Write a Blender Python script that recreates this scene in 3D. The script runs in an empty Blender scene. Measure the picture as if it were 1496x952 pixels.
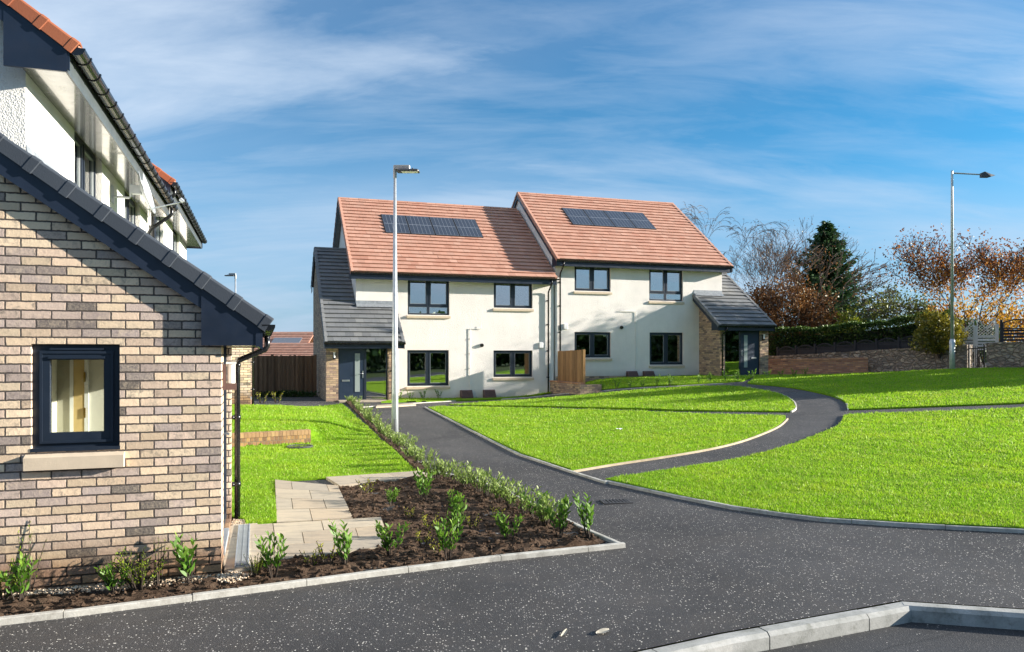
import bpy, bmesh, math, random
import numpy as np
from mathutils import Vector, Matrix, noise
from mathutils.geometry import tessellate_polygon
random.seed(7); rng = np.random.default_rng(11)
C = bpy.context.scene.collection
R = math.radians
# ------------------------------------------------------------------ camera constants / frame
F, CX, HY, H, TH = 1105.0, 748.0, 516.0, 2.02, R(18.2)
U = Vector((math.cos(TH), math.sin(TH))); V = Vector((-math.sin(TH), math.cos(TH)))
SUN_AZ, SUN_EL = R(4.0), R(15.0)

# ------------------------------------------------------------------ terrain (thin plate through survey points)
TP = np.array([(-2.6,6.8,0),(-5,6,0),(-10,8,0),(-4,5,-.02),(0,5,-.02),(4,5.5,.04),(9,6,.2),(-3,18,.12),(-3,12,.03),
 (-7,27,.3),(-4.5,28.3,.27),(-3.8,29.9,.22),(1.5,31.6,.36),(3.6,32.0,.84),(5.5,32.8,.94),(8.7,33.6,1.0),(8.6,32.2,1.02),(10.9,33.1,1.03),
 (12.3,35,1.0),(-9,22.6,.3),(-12,30,.3),(15.6,33.6,1.13),(17.2,29.5,1.36),(19.4,28.6,1.44),(24,25,1.5),(12.9,19,.74),(7.3,19.5,.48),
 (3,14,.22),(8,12,.38),(-1.9,24,.2),(3,26,.45),(9.2,29,.93),(-30,60,.5),(40,60,1.8),(0,75,1.0),(-35,5,0),(40,5,1.2),(0,-25,-.2),(-30,30,.3),(40,32,1.8),(14,45,1.3)], float)
def _k(r2): return np.where(r2 > 1e-9, .5*r2*np.log(np.maximum(r2,1e-9)), 0)
_n = len(TP); _A = np.zeros((_n+3,_n+3)); _d = TP[:,None,:2]-TP[None,:,:2]
_A[:_n,:_n] = _k((_d**2).sum(2)) + np.eye(_n)*.02
_A[:_n,_n] = 1; _A[:_n,_n+1:] = TP[:,:2]; _A[_n:,:_n] = _A[:_n,_n:].T
_W = np.linalg.solve(_A, np.concatenate([TP[:,2],[0,0,0]]))
def TA(x, y):
    x = np.clip(np.asarray(x,float),-35,40); y = np.clip(np.asarray(y,float),-25,75)
    r2 = (x[...,None]-TP[:,0])**2+(y[...,None]-TP[:,1])**2
    return _k(r2)@_W[:_n] + _W[_n] + _W[_n+1]*x + _W[_n+2]*y
def T(x, y): return float(TA(x, y))
def G(px, py, dz=0):                      # where a sight line meets the terrain
    z = 0.3
    for _ in range(60):
        Y = (H-z)*F/(py-HY); X = (px-CX)/F*Y
        z = .5*z+.5*(T(X, Y)+dz)
    return (X, Y)
def GP(l): return [G(*p) for p in l]

# ------------------------------------------------------------------ materials
def mat(name):
    m = bpy.data.materials.new(name); m.use_nodes = True
    nt = m.node_tree; nt.nodes.clear()
    out = nt.nodes.new('ShaderNodeOutputMaterial')
    return m, nt, out
class N:
    def __init__(s, nt): s.nt = nt
    def n(s, t, **k):
        o = s.nt.nodes.new(t)
        for a, b in k.items():
            if a.startswith('i_'):
                key = a[2:]; o.inputs[int(key) if key.isdigit() else key.replace('_',' ')].default_value = b
            else: setattr(o, a, b)
        return o
    def l(s, a, b): s.nt.links.new(a, b)
    def val(s, x, sock):
        if isinstance(x, (int, float)): sock.default_value = x
        elif isinstance(x, tuple): sock.default_value = x
        else: s.l(x, sock)
    def m(s, op, a, b=None, c=None):
        o = s.n('ShaderNodeMath', operation=op); s.val(a, o.inputs[0])
        if b is not None: s.val(b, o.inputs[1])
        if c is not None: s.val(c, o.inputs[2])
        return o.outputs[0]
    def mix(s, f, a, b, blend='MIX'):
        o = s.n('ShaderNodeMix', data_type='RGBA', blend_type=blend)
        s.val(f, o.inputs[0])
        for x, i in ((a,6),(b,7)):
            if isinstance(x, tuple): o.inputs[i].default_value = (*x[:3],1)
            else: s.l(x, o.inputs[i])
        return o.outputs[2]
    def ramp(s, f, stops, interp='LINEAR'):
        o = s.n('ShaderNodeValToRGB'); s.l(f, o.inputs[0]); e = o.color_ramp; e.interpolation = interp
        while len(e.elements) > 1: e.elements.remove(e.elements[-1])
        e.elements[0].position = stops[0][0]; e.elements[0].color = (*stops[0][1],1)
        for p, c in stops[1:]:
            x = e.elements.new(p); x.color = (*c,1)
        return o.outputs[0]
    def noise(s, vec, scale, detail=3, rough=.55, dist=0, out=0):
        o = s.n('ShaderNodeTexNoise'); o.inputs['Scale'].default_value = scale
        o.inputs['Detail'].default_value = detail; o.inputs['Roughness'].default_value = rough; o.inputs['Distortion'].default_value = dist
        if vec is not None: s.l(vec, o.inputs['Vector'])
        return o.outputs[out]
    def mapr(s, x, a, b, c, d, clamp=True):
        o = s.n('ShaderNodeMapRange'); o.clamp = clamp; s.val(x, o.inputs[0])
        for i, q in enumerate((a,b,c,d)): o.inputs[i+1].default_value = q
        return o.outputs[0]
    def bump(s, h, st, dist=.01, nrm=None):
        o = s.n('ShaderNodeBump'); s.l(h, o.inputs['Height']); o.inputs['Strength'].default_value = st; o.inputs['Distance'].default_value = dist
        if nrm is not None: s.l(nrm, o.inputs['Normal'])
        return o.outputs[0]
    def bsdf(s, out, col, rough=.8, nrm=None, metal=0, spec=.5, coat=0):
        p = s.n('ShaderNodeBsdfPrincipled')
        if isinstance(col, tuple): p.inputs['Base Color'].default_value = (*col[:3],1)
        else: s.l(col, p.inputs['Base Color'])
        s.val(rough, p.inputs['Roughness']); p.inputs['Metallic'].default_value = metal
        p.inputs['Specular IOR Level'].default_value = spec; p.inputs['Coat Weight'].default_value = coat
        if nrm is not None: s.l(nrm, p.inputs['Normal'])
        if out is not None: s.l(p.outputs[0], out.inputs[0])
        return p
    def obj(s): return s.n('ShaderNodeTexCoord').outputs['Object']
    def pos(s): return s.n('ShaderNodeNewGeometry').outputs['Position']
    def sep(s, v):
        o = s.n('ShaderNodeSeparateXYZ'); s.l(v, o.inputs[0]); return o.outputs
    def comb(s, x, y, z=0.0):
        o = s.n('ShaderNodeCombineXYZ'); s.val(x,o.inputs[0]); s.val(y,o.inputs[1]); s.val(z,o.inputs[2]); return o.outputs[0]
M = {}
def plain(name, col, rough=.5, metal=0, var=.12, scale=6, bump=0, bscale=60, spec=.5, coat=0, fine=None):
    m, nt, out = mat(name); q = N(nt); o = q.obj()
    n1 = q.noise(o, scale, 4); f = q.mapr(n1, .3, .7, 1-var, 1+var)
    mm = q.n('ShaderNodeVectorMath', operation='SCALE'); mm.inputs[0].default_value = col; q.l(f, mm.inputs['Scale'])
    rr = q.mapr(q.noise(o, scale*3, 3), .3, .7, max(0,rough-.07), min(1,rough+.07))
    nrm = q.bump(q.noise(o, bscale, 4), bump, .01) if bump else None
    q.bsdf(out, mm.outputs[0], rr, nrm, metal, spec, coat)
    M[name] = m; return m

plain('navy', (.012,.019,.036), .38, var=.15, scale=3, bump=.03, bscale=25)
plain('frame', (.013,.021,.036), .42, var=.1, scale=4)
plain('gutter', (.008,.0085,.010), .25, var=.15, scale=5, spec=.6)
plain('doorblue', (.016,.030,.058), .4, var=.08, scale=3)
plain('steel', (.55,.55,.56), .35, metal=1, var=.1)
plain('galv', (.52,.55,.57), .45, metal=.55, var=.14, scale=7)
plain('lampgrey', (.34,.36,.36), .5, metal=.2, var=.1)
plain('lampdark', (.05,.055,.06), .5, var=.1)
plain('sillstone', (.60,.49,.36), .85, var=.07, scale=9, bump=.15, bscale=90)
plain('greige', (.42,.40,.32), .8, var=.04)
plain('fascia_grey', (.075,.088,.09), .35, var=.12)
plain('white', (.8,.8,.78), .45, var=.04)
plain('softwhite', (.72,.69,.60), .8, var=.03)
plain('tandoor', (.62,.45,.20), .5, var=.05)
plain('brass', (.5,.33,.1), .4, metal=1, var=.05)
plain('interior', (.42,.40,.36), .9, var=.05)
plain('black', (.01,.01,.011), .45, var=.1)
plain('meterbrown', (.115,.065,.055), .6, var=.12)
plain('soffit', (.10,.098,.088), .22, var=.1, scale=2, spec=.8, coat=.6)
plain('lead', (.24,.26,.28), .45, var=.25, scale=10, bump=.2, bscale=18)
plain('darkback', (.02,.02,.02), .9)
plain('litter', (.85,.85,.85), .7, var=.05)

def brick_mat(name, stops, mortar, damp=False, L=.225, Hh=.075, mw=.011, bstr=.9, rot=False):
    m, nt, out = mat(name); q = N(nt); o = q.obj(); x, y, z = q.sep(o)
    wob = q.noise(o, 30, 4, .65, out=1); wx, wy, wz = q.sep(wob)
    a = q.m('ADD', q.m('ADD', x, y), q.m('MULTIPLY_ADD', wx, .016, -.008))
    zz = q.m('ADD', z, q.m('MULTIPLY_ADD', wz, .013, 3.9935))
    row = q.m('FLOOR', q.m('DIVIDE', zz, Hh)); fz = q.m('FRACT', q.m('DIVIDE', zz, Hh))
    sh = q.m('MULTIPLY', q.m('MODULO', row, 2.0), .5)
    ax = q.m('ADD', q.m('ADD', q.m('DIVIDE', a, L), 50.0), sh)
    col = q.m('FLOOR', ax); fx = q.m('FRACT', ax)
    dx = q.m('MULTIPLY', q.m('MINIMUM', fx, q.m('SUBTRACT', 1.0, fx)), L)
    dz = q.m('MULTIPLY', q.m('MINIMUM', fz, q.m('SUBTRACT', 1.0, fz)), Hh)
    d = q.m('MINIMUM', dx, dz)
    mask = q.mapr(d, mw*.38, mw*.72, 0, 1)
    wn = q.n('ShaderNodeTexWhiteNoise', noise_dimensions='2D'); q.l(q.comb(col, row), wn.inputs['Vector'])
    bc = q.ramp(wn.outputs[0], stops)
    mot = q.noise(o, 24, 5, .65); mot2 = q.noise(o, 75, 4, .7)
    spx = q.sep(wn.outputs[1])
    bo = q.n('ShaderNodeVectorMath', operation='ADD'); q.l(o, bo.inputs[0]); q.l(q.comb(q.m('MULTIPLY', spx[0], 9.0), q.m('MULTIPLY', spx[1], 9.0), q.m('MULTIPLY', spx[2], 9.0)), bo.inputs[1])
    mot = q.noise(bo.outputs[0], 17, 6, .72, .4)
    bc = q.mix(q.m('MULTIPLY', q.mapr(mot, .48, .68, 0, .85), q.mapr(spx[2], .25, .95, .05, 1)), bc, tuple(.5*(a+b) for a,b in zip(stops[-1][1],stops[-2][1])))
    bc = q.mix(q.mapr(q.noise(bo.outputs[0], 11, 5, .7), .55, .75, 0, .5), bc, tuple(min(1,c*1.12) for c in stops[0][1]))
    bc = q.mix(q.mapr(mot2, .3, .75, 0, .35), bc, tuple(min(1,c*1.35) for c in stops[0][1]))
    sp = q.sep(wn.outputs[1])
    vv = q.mapr(sp[1], 0, 1, .8, 1.16)
    sc = q.n('ShaderNodeVectorMath', operation='SCALE'); q.l(bc, sc.inputs[0]); q.l(vv, sc.inputs['Scale'])
    c = q.mix(mask, mortar, sc.outputs[0])
    if damp:
        dn = q.m('ADD', z, q.m('MULTIPLY', q.noise(o, 3.0, 4), -.22))
        f = q.mapr(dn, .0, .26, .85, 0)
        c = q.mix(f, c, (.42,.30,.22), 'MULTIPLY')
    hgt = q.m('ADD', q.m('MULTIPLY', mask, 1.0), q.m('MULTIPLY', q.m('ADD', q.noise(o, 55, 5, .7), q.m('MULTIPLY', mot, .8)), .55))
    hgt = q.m('ADD', hgt, q.m('MULTIPLY', sp[2], .25))
    q.bsdf(out, c, .9, q.bump(hgt, bstr, .008), spec=.2)
    M[name] = m
CREAM = [(0,(.76,.60,.42)),(.30,(.70,.52,.355)),(.52,(.63,.465,.36)),(.70,(.51,.395,.345)),(.85,(.36,.29,.28)),(.93,(.12,.105,.11)),(1,(.06,.055,.06))]
brick_mat('brick_near', CREAM, (.105,.088,.078), damp=True, mw=.0115)
FARB = [(0,(.54,.40,.25)),(.35,(.47,.33,.21)),(.6,(.36,.24,.18)),(.8,(.25,.18,.16)),(1,(.09,.07,.07))]
brick_mat('brick_far', FARB, (.20,.165,.135), bstr=.7)
brick_mat('brick_orange', [(0,(.58,.33,.17)),(.4,(.46,.22,.11)),(.7,(.36,.16,.10)),(1,(.25,.12,.09))], (.30,.22,.16), bstr=.6)
brick_mat('brick_low', [(0,(.38,.23,.10)),(.4,(.31,.18,.08)),(.7,(.22,.12,.07)),(1,(.12,.07,.05))], (.2,.16,.11), L=.0825, Hh=.105, bstr=.7)

def render_mat(name, col, bs):
    m, nt, out = mat(name); q = N(nt); o = q.obj(); x, y, z = q.sep(o)
    v = q.n('ShaderNodeTexVoronoi', feature='F1'); v.inputs['Scale'].default_value = bs; q.l(o, v.inputs['Vector'])
    n1 = q.noise(o, bs*.6, 5, .7)
    f = q.mapr(q.noise(o, 1.1, 6, .65), .3, .7, .90, 1.04)
    sc = q.n('ShaderNodeVectorMath', operation='SCALE'); sc.inputs[0].default_value = col; q.l(f, sc.inputs['Scale'])
    st = q.comb(q.m('MULTIPLY', q.m('ADD', x, y), 7.0), 0.0, q.m('MULTIPLY', z, .35))
    c = q.mix(q.mapr(q.noise(st, 1.0, 5, .7), .56, .80, 0, .22), sc.outputs[0], tuple(a*.62 for a in col))
    base = q.m('ADD', z, q.m('MULTIPLY', q.noise(o, 2.2, 5, .7), -.5))
    c = q.mix(q.mapr(base, -.30, .12, .55, 0), c, (.36,.30,.23))
    c = q.mix(q.mapr(q.noise(o, bs*1.3, 3, .7), .5, .8, 0, .30), c, tuple(a*.7 for a in col))
    h = q.m('ADD', q.m('MULTIPLY', v.outputs[0], .8), n1)
    q.bsdf(out, c, .92, q.bump(h, .8, .010), spec=.15)
    M[name] = m
render_mat('harling', (.85,.80,.745), 52)
render_mat('harling_near', (.79,.77,.715), 62)
plain('smooth_band', (.74,.70,.60), .9, var=.03)

def tile_mat(name, base, dark, light):
    m, nt, out = mat(name); q = N(nt); uv = q.n('ShaderNodeUVMap', uv_map='tint').outputs[0]; o = q.obj()
    a, b, _ = q.sep(uv)
    c = q.ramp(a, [(0,dark),(.25,base),(.8,base),(1,light)])
    c = q.mix(q.mapr(q.noise(o, .7, 5, .6), .42, .7, 0, .55), c, light)
    sc = q.n('ShaderNodeVectorMath', operation='SCALE'); q.l(c, sc.inputs[0]); q.l(q.mapr(b,0,1,.92,1.06), sc.inputs['Scale'])
    c = sc.outputs[0]
    c = q.mix(q.mapr(q.noise(o, 45, 4), .45, .8, 0, .25), c, dark)
    q.bsdf(out, c, .75, q.bump(q.noise(o, 90, 4), .25, .006), spec=.35)
    M[name] = m
tile_mat('tile_red', (.50,.265,.185), (.45,.215,.145), (.54,.315,.23))
tile_mat('tile_slate', (.17,.175,.18), (.12,.125,.13), (.23,.23,.22))
tile_mat('tile_slate_near', (.045,.056,.072), (.035,.043,.056), (.055,.066,.082))
tile_mat('verge_orange', (.30,.095,.045), (.25,.08,.04), (.35,.12,.055))

def glass_mat(name, tint, refl, rough=0.0):
    m, nt, out = mat(name); q = N(nt)
    lw = q.n('ShaderNodeLayerWeight'); lw.inputs[0].default_value = .25
    f = q.mapr(lw.outputs['Fresnel'], 0, 1, refl, 1)
    t = q.n('ShaderNodeBsdfTransparent'); t.inputs[0].default_value = (*tint,1)
    g = q.n('ShaderNodeBsdfGlossy'); g.inputs['Roughness'].default_value = rough; g.inputs[0].default_value = (.95,.97,1,1)
    o = q.obj(); q.l(q.bump(q.noise(o, 1.4, 1), .02, .05), g.inputs['Normal'])
    mx = q.n('ShaderNodeMixShader'); q.l(f, mx.inputs[0]); q.l(t.outputs[0], mx.inputs[1]); q.l(g.outputs[0], mx.inputs[2])
    q.l(mx.outputs[0], out.inputs[0]); M[name] = m
glass_mat('glass', (.72,.78,.76), .36)
glass_mat('glass_clear', (.95,.97,.95), .05)
def frosted():
    m, nt, out = mat('frosted'); q = N(nt)
    q.bsdf(out, (.30,.35,.34), .22, spec=.8); M['frosted'] = m
frosted()
def lampglass():
    m, nt, out = mat('opal'); q = N(nt); q.bsdf(out, (.8,.8,.76), .3); M['opal'] = m
lampglass()

def solar():
    m, nt, out = mat('solar'); q = N(nt); uv = q.n('ShaderNodeUVMap', uv_map='tint').outputs[0]
    x, y, _ = q.sep(uv)
    fx = q.m('FRACT', q.m('MULTIPLY', x, 6)); fy = q.m('FRACT', q.m('MULTIPLY', y, 2))
    ln = q.m('MAXIMUM', q.m('GREATER_THAN', q.m('ABSOLUTE', q.m('SUBTRACT', fx, .5)), .455), q.m('GREATER_THAN', q.m('ABSOLUTE', q.m('SUBTRACT', fy, .5)), .475))
    c = q.mix(ln, (.028,.035,.05), (.16,.175,.20))
    q.bsdf(out, c, .12, spec=.7, coat=.3); M['solar'] = m
solar()

def asphalt(name, chips, base):
    m, nt, out = mat(name); q = N(nt); p = q.pos(); x, y, z = q.sep(p); v2 = q.comb(x, y)
    big = q.noise(v2, .45, 5, .6); big2 = q.noise(v2, 2.3, 4, .65)
    c = q.mix(q.mapr(big, .35, .65, 0, 1), tuple(b*.8 for b in base), tuple(b*1.7 for b in base))
    c = q.mix(q.mapr(big2, .5, .75, 0, .35), c, (base[0]*2.3,base[1]*2.05,base[2]*1.75))
    c = q.mix(q.mapr(q.noise(q.comb(q.m('MULTIPLY', x, .35), q.m('MULTIPLY', y, 1.3)), .8, 5, .7, .6), .5, .72, 0, .55), c, (base[0]*2.1,base[1]*1.95,base[2]*1.75))
    c = q.mix(q.mapr(q.noise(v2, 1.1, 6, .7, .5), .56, .72, 0, .5), c, tuple(b*.6 for b in base))
    seam = q.m('ABSOLUTE', q.m('SUBTRACT', q.m('FRACT', q.m('DIVIDE', q.m('ADD', q.m('MULTIPLY_ADD', x, -.42, y), q.m('MULTIPLY', q.noise(v2, 1.5, 3), .12)), 2.9)), .5))
    c = q.mix(q.mapr(seam, .0, .006, .55, 0), c, tuple(b*.35 for b in base))
    fine = q.noise(v2, 140, 3, .7)
    c = q.mix(q.mapr(fine, .35, .75, .0, .55), c, tuple(b*.35 for b in base))
    grit = q.n('ShaderNodeTexVoronoi'); grit.inputs['Scale'].default_value = 95; q.l(v2, grit.inputs['Vector'])
    gs = q.sep(grit.outputs['Color'])
    c = q.mix(q.m('MULTIPLY', q.m('GREATER_THAN', gs[0], .8), q.m('LESS_THAN', grit.outputs[0], .33)), c, (.16,.15,.14))
    h = q.m('ADD', fine, q.m('MULTIPLY', grit.outputs[0], .5))
    for sc, thr, rad in chips:
        w = q.noise(v2, sc*1.6, 2, out=1)
        vv = q.n('ShaderNodeVectorMath', operation='MULTIPLY_ADD'); q.l(w, vv.inputs[0]); vv.inputs[1].default_value = (.5/sc,.5/sc,0); q.l(v2, vv.inputs[2])
        vo = q.n('ShaderNodeTexVoronoi'); vo.inputs['Scale'].default_value = sc; q.l(vv.outputs[0], vo.inputs['Vector'])
        cs = q.sep(vo.outputs['Color'])
        dens = q.mapr(q.noise(v2, 1.3, 5, .7), .32, .68, thr+.26, thr-.16)
        k = q.m('MULTIPLY', q.m('GREATER_THAN', cs[0], dens), q.m('LESS_THAN', vo.outputs[0], q.mapr(cs[1],0,1,rad*.55,rad)))
        cc = q.mix(cs[2], (.72,.68,.60), (.45,.42,.40))
        c = q.mix(k, c, cc); h = q.m('ADD', h, q.m('MULTIPLY', k, .8))
    q.bsdf(out, c, .72, q.bump(h, .55, .006), spec=.4)
    M[name] = m
asphalt('asphalt', [(48,.58,.28),(27,.74,.19)], (.047,.0445,.0435))
asphalt('asphalt_road', [(40,.93,.22)], (.030,.031,.034))

def ground_mats():
    m, nt, out = mat('lawn'); q = N(nt); p = q.pos()
    c = q.ramp(q.noise(p, .9, 5, .65), [(.3,(.13,.28,.009)),(.5,(.18,.35,.010)),(.7,(.26,.41,.013))])
    c = q.mix(q.mapr(q.noise(p, 60, 3), .4, .7, 0, .6), c, (.025,.05,.006))
    q.bsdf(out, c, .9, q.bump(q.noise(p, 45, 4, .7), 1.0, .03), spec=.1); M['lawn'] = m
    m, nt, out = mat('grass'); q = N(nt); p = q.pos()
    uv = q.n('ShaderNodeUVMap', uv_map='tint').outputs[0]; a, b, _ = q.sep(uv)
    x, y, z = q.sep(p)
    c = q.ramp(q.noise(q.comb(x, q.m('MULTIPLY', y, 1.6)), .8, 5, .65), [(.3,(.19,.41,.010)),(.5,(.27,.50,.012)),(.72,(.39,.57,.018))])
    c = q.mix(q.mapr(q.noise(q.comb(x, y), 2.4, 5, .7), .54, .78, 0, .55), c, (.13,.29,.010))
    c = q.mix(q.mapr(q.noise(q.comb(y, x), .55, 4, .6), .55, .75, 0, .45), c, (.30,.36,.03))
    c = q.mix(q.m('POWER', a, 3.5), c, (.36,.37,.10))
    d = q.n('ShaderNodeBsdfDiffuse'); t = q.n('ShaderNodeBsdfTranslucent'); q.l(c, d.inputs[0]); q.l(c, t.inputs[0])
    mx = q.n('ShaderNodeMixShader'); mx.inputs[0].default_value = .5; q.l(d.outputs[0], mx.inputs[1]); q.l(t.outputs[0], mx.inputs[2])
    g = q.n('ShaderNodeBsdfGlossy'); g.inputs['Roughness'].default_value = .45; g.inputs[0].default_value = (.6,.65,.4,1)
    m2 = q.n('ShaderNodeMixShader'); m2.inputs[0].default_value = .05; q.l(mx.outputs[0], m2.inputs[1]); q.l(g.outputs[0], m2.inputs[2])
    q.l(m2.outputs[0], out.inputs[0]); M['grass'] = m
    m, nt, out = mat('field'); q = N(nt); p = q.pos()
    c = q.ramp(q.noise(p, .15, 6, .65), [(.3,(.03,.055,.012)),(.6,(.055,.085,.02)),(.8,(.07,.07,.03))])
    q.bsdf(out, c, .95, spec=.1); M['field'] = m
    m, nt, out = mat('soil'); q = N(nt); p = q.pos()
    c = q.ramp(q.noise(p, 9, 6, .7), [(.3,(.045,.029,.019)),(.5,(.09,.058,.039)),(.72,(.165,.112,.075))])
    c = q.mix(q.mapr(q.noise(p, 70, 4), .55, .75, 0, .5), c, (.2,.155,.11))
    q.bsdf(out, c, .95, q.bump(q.noise(p, 55, 6, .75), 1.0, .025), spec=.1); M['soil'] = m
    m, nt, out = mat('gravel'); q = N(nt); uv = q.n('ShaderNodeUVMap', uv_map='tint').outputs[0]; a, b, _ = q.sep(uv)
    q.bsdf(out, q.ramp(a, [(0,(.62,.50,.36)),(.5,(.50,.36,.24)),(.8,(.68,.6,.48)),(1,(.25,.19,.15))]), .8, spec=.3); M['gravel'] = m
    m, nt, out = mat('concrete'); q = N(nt); p = q.pos()
    c = q.ramp(q.noise(p, 3.5, 6, .7), [(.3,(.20,.20,.18)),(.45,(.34,.34,.315)),(.6,(.43,.425,.40)),(.75,(.52,.51,.48))])
    c = q.mix(q.mapr(q.noise(p, 120, 3), .5, .75, 0, .4), c, (.2,.2,.19))
    c = q.mix(q.mapr(q.noise(p, 9, 5, .75), .55, .72, 0, .6), c, (.13,.135,.105))
    q.bsdf(out, c, .85, q.bump(q.noise(p, 90, 4), .3, .006), spec=.3); M['concrete'] = m
    m, nt, out = mat('edging'); q = N(nt); p = q.pos()
    c = q.ramp(q.noise(p, 5, 6, .75), [(.3,(.26,.235,.20)),(.45,(.44,.42,.37)),(.65,(.60,.58,.52))])
    q.bsdf(out, c, .85, q.bump(q.noise(p, 90, 4), .3, .006), spec=.3); M['edging'] = m
    m, nt, out = mat('timber_edge'); q = N(nt); p = q.pos()
    c = q.ramp(q.noise(p, 3, 5, .7), [(.3,(.30,.24,.16)),(.6,(.46,.38,.27))])
    q.bsdf(out, c, .85, spec=.3); M['timber_edge'] = m
    # paving slabs: laid in rotated courses
    m, nt, out = mat('paving'); q = N(nt); uv = q.n('ShaderNodeUVMap', uv_map='tint').outputs[0]; a, b, _ = q.sep(uv); p = q.pos()
    c = q.ramp(a, [(0,(.54,.43,.30)),(.4,(.42,.35,.265)),(.7,(.57,.48,.35)),(1,(.38,.33,.265))])
    st = q.n('ShaderNodeMapping'); st.inputs['Scale'].default_value = (1,5,1); st.inputs['Rotation'].default_value = (0,0,.1); q.l(p, st.inputs[0])
    c = q.mix(q.mapr(q.noise(st.outputs[0], 2.2, 6, .7, .8), .46, .72, 0, .65), c, (.25,.22,.19))
    q.bsdf(out, c, .8, q.bump(q.noise(p, 22, 6, .7), .35, .01), spec=.3); M['paving'] = m
    m, nt, out = mat('joint'); q = N(nt); q.bsdf(out, (.22,.19,.15), .95); M['joint'] = m
    m, nt, out = mat('stone_wall'); q = N(nt); o = q.obj()
    w = q.noise(o, 2.5, 3, out=1); vv = q.n('ShaderNodeVectorMath', operation='MULTIPLY_ADD'); q.l(w, vv.inputs[0]); vv.inputs[1].default_value = (.3,.3,.3); q.l(o, vv.inputs[2])
    mp = q.n('ShaderNodeMapping'); mp.inputs['Scale'].default_value = (4.4,4.4,7.5); q.l(vv.outputs[0], mp.inputs[0])
    e = q.n('ShaderNodeTexVoronoi', feature='DISTANCE_TO_EDGE'); e.inputs['Scale'].default_value = 1.0; q.l(mp.outputs[0], e.inputs['Vector'])
    f = q.n('ShaderNodeTexVoronoi'); f.inputs['Scale'].default_value = 1.0; q.l(mp.outputs[0], f.inputs['Vector'])
    a, b, _ = q.sep(f.outputs['Color'])
    c = q.ramp(a, [(0,(.20,.17,.14)),(.4,(.34,.28,.22)),(.7,(.44,.37,.28)),(.9,(.26,.23,.20)),(1,(.52,.45,.36))])
    c = q.mix(q.mapr(q.noise(o, 14, 5, .7), .45, .75, 0, .5), c, (.14,.125,.11))
    k = q.mapr(e.outputs[0], .0, .16, 0, 1); c = q.mix(k, (.22,.18,.14), c)
    q.bsdf(out, c, .95, q.bump(q.m('ADD', q.m('MULTIPLY', k, 1.0), q.noise(o, 12, 5)), 1.0, .05), spec=.15); M['stone_wall'] = m
ground_mats()

def wood_mat(name, a, b, sc=(9,9,.7), k=2):
    m, nt, out = mat(name); q = N(nt); o = q.obj()
    uv = q.n('ShaderNodeUVMap', uv_map='tint').outputs[0]; i, j, _ = q.sep(uv)
    off = q.n('ShaderNodeVectorMath', operation='ADD'); q.l(o, off.inputs[0]); q.l(q.comb(q.m('MULTIPLY', i, 7), q.m('MULTIPLY', j, 5), q.m('MULTIPLY', i, 9)), off.inputs[1])
    mp = q.n('ShaderNodeMapping'); mp.inputs['Scale'].default_value = sc; q.l(off.outputs[0], mp.inputs[0])
    n1 = q.noise(mp.outputs[0], k, 6, .7, 1.2)
    c = q.ramp(n1, [(.3,a),(.7,b)])
    s = q.n('ShaderNodeVectorMath', operation='SCALE'); q.l(c, s.inputs[0]); q.l(q.mapr(i,0,1,.7,1.2), s.inputs['Scale'])
    q.bsdf(out, s.outputs[0], .75, q.bump(n1, .4, .006), spec=.25); M[name] = m
wood_mat('wood_brown', (.19,.105,.06), (.36,.22,.125))
wood_mat('wood_orange', (.20,.10,.04), (.46,.27,.12), (14,14,.6))
wood_mat('wood_dark', (.016,.018,.024), (.035,.038,.046))
wood_mat('trellis', (.62,.61,.58), (.75,.74,.7))
wood_mat('bark', (.035,.026,.020), (.085,.065,.05), (6,6,1.5))
wood_mat('bark_pale', (.10,.075,.06), (.19,.15,.125), (6,6,1.5))

def leaf_mat(name, stops, trans=.4, gloss=.08, rough=.4):
    m, nt, out = mat(name); q = N(nt)
    uv = q.n('ShaderNodeUVMap', uv_map='tint').outputs[0]; a, b, _ = q.sep(uv)
    c = q.ramp(a, stops)
    d = q.n('ShaderNodeBsdfDiffuse'); t = q.n('ShaderNodeBsdfTranslucent'); q.l(c, d.inputs[0]); q.l(c, t.inputs[0])
    mx = q.n('ShaderNodeMixShader'); mx.inputs[0].default_value = trans; q.l(d.outputs[0], mx.inputs[1]); q.l(t.outputs[0], mx.inputs[2])
    g = q.n('ShaderNodeBsdfGlossy'); g.inputs['Roughness'].default_value = rough; g.inputs[0].default_value = (.8,.85,.75,1)
    m2 = q.n('ShaderNodeMixShader'); m2.inputs[0].default_value = gloss; q.l(mx.outputs[0], m2.inputs[1]); q.l(g.outputs[0], m2.inputs[2])
    q.l(m2.outputs[0], out.inputs[0]); M[name] = m
leaf_mat('laurel', [(0,(.04,.11,.012)),(.4,(.10,.22,.02)),(.75,(.20,.34,.035)),(1,(.36,.46,.09))], .4, .03, .5)
leaf_mat('laurel_pale', [(0,(.09,.16,.03)),(.4,(.20,.29,.06)),(.75,(.34,.42,.13)),(1,(.52,.56,.28))], .4, .03, .5)
leaf_mat('lime', [(0,(.13,.2,.015)),(.6,(.24,.33,.02)),(1,(.38,.42,.04))], .4, .04)
leaf_mat('weed', [(0,(.2,.28,.02)),(.7,(.45,.42,.03)),(1,(.6,.42,.03))], .4, .04)
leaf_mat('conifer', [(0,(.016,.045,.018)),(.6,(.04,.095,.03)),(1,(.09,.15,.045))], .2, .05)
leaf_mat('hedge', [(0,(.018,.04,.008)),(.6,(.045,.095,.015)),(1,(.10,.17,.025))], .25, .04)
leaf_mat('autumn', [(0,(.14,.05,.02)),(.35,(.30,.11,.03)),(.65,(.48,.22,.04)),(1,(.58,.36,.05))], .45, .04)
leaf_mat('gold', [(0,(.22,.10,.012)),(.5,(.42,.22,.02)),(1,(.55,.36,.04))], .45, .04)
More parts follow.
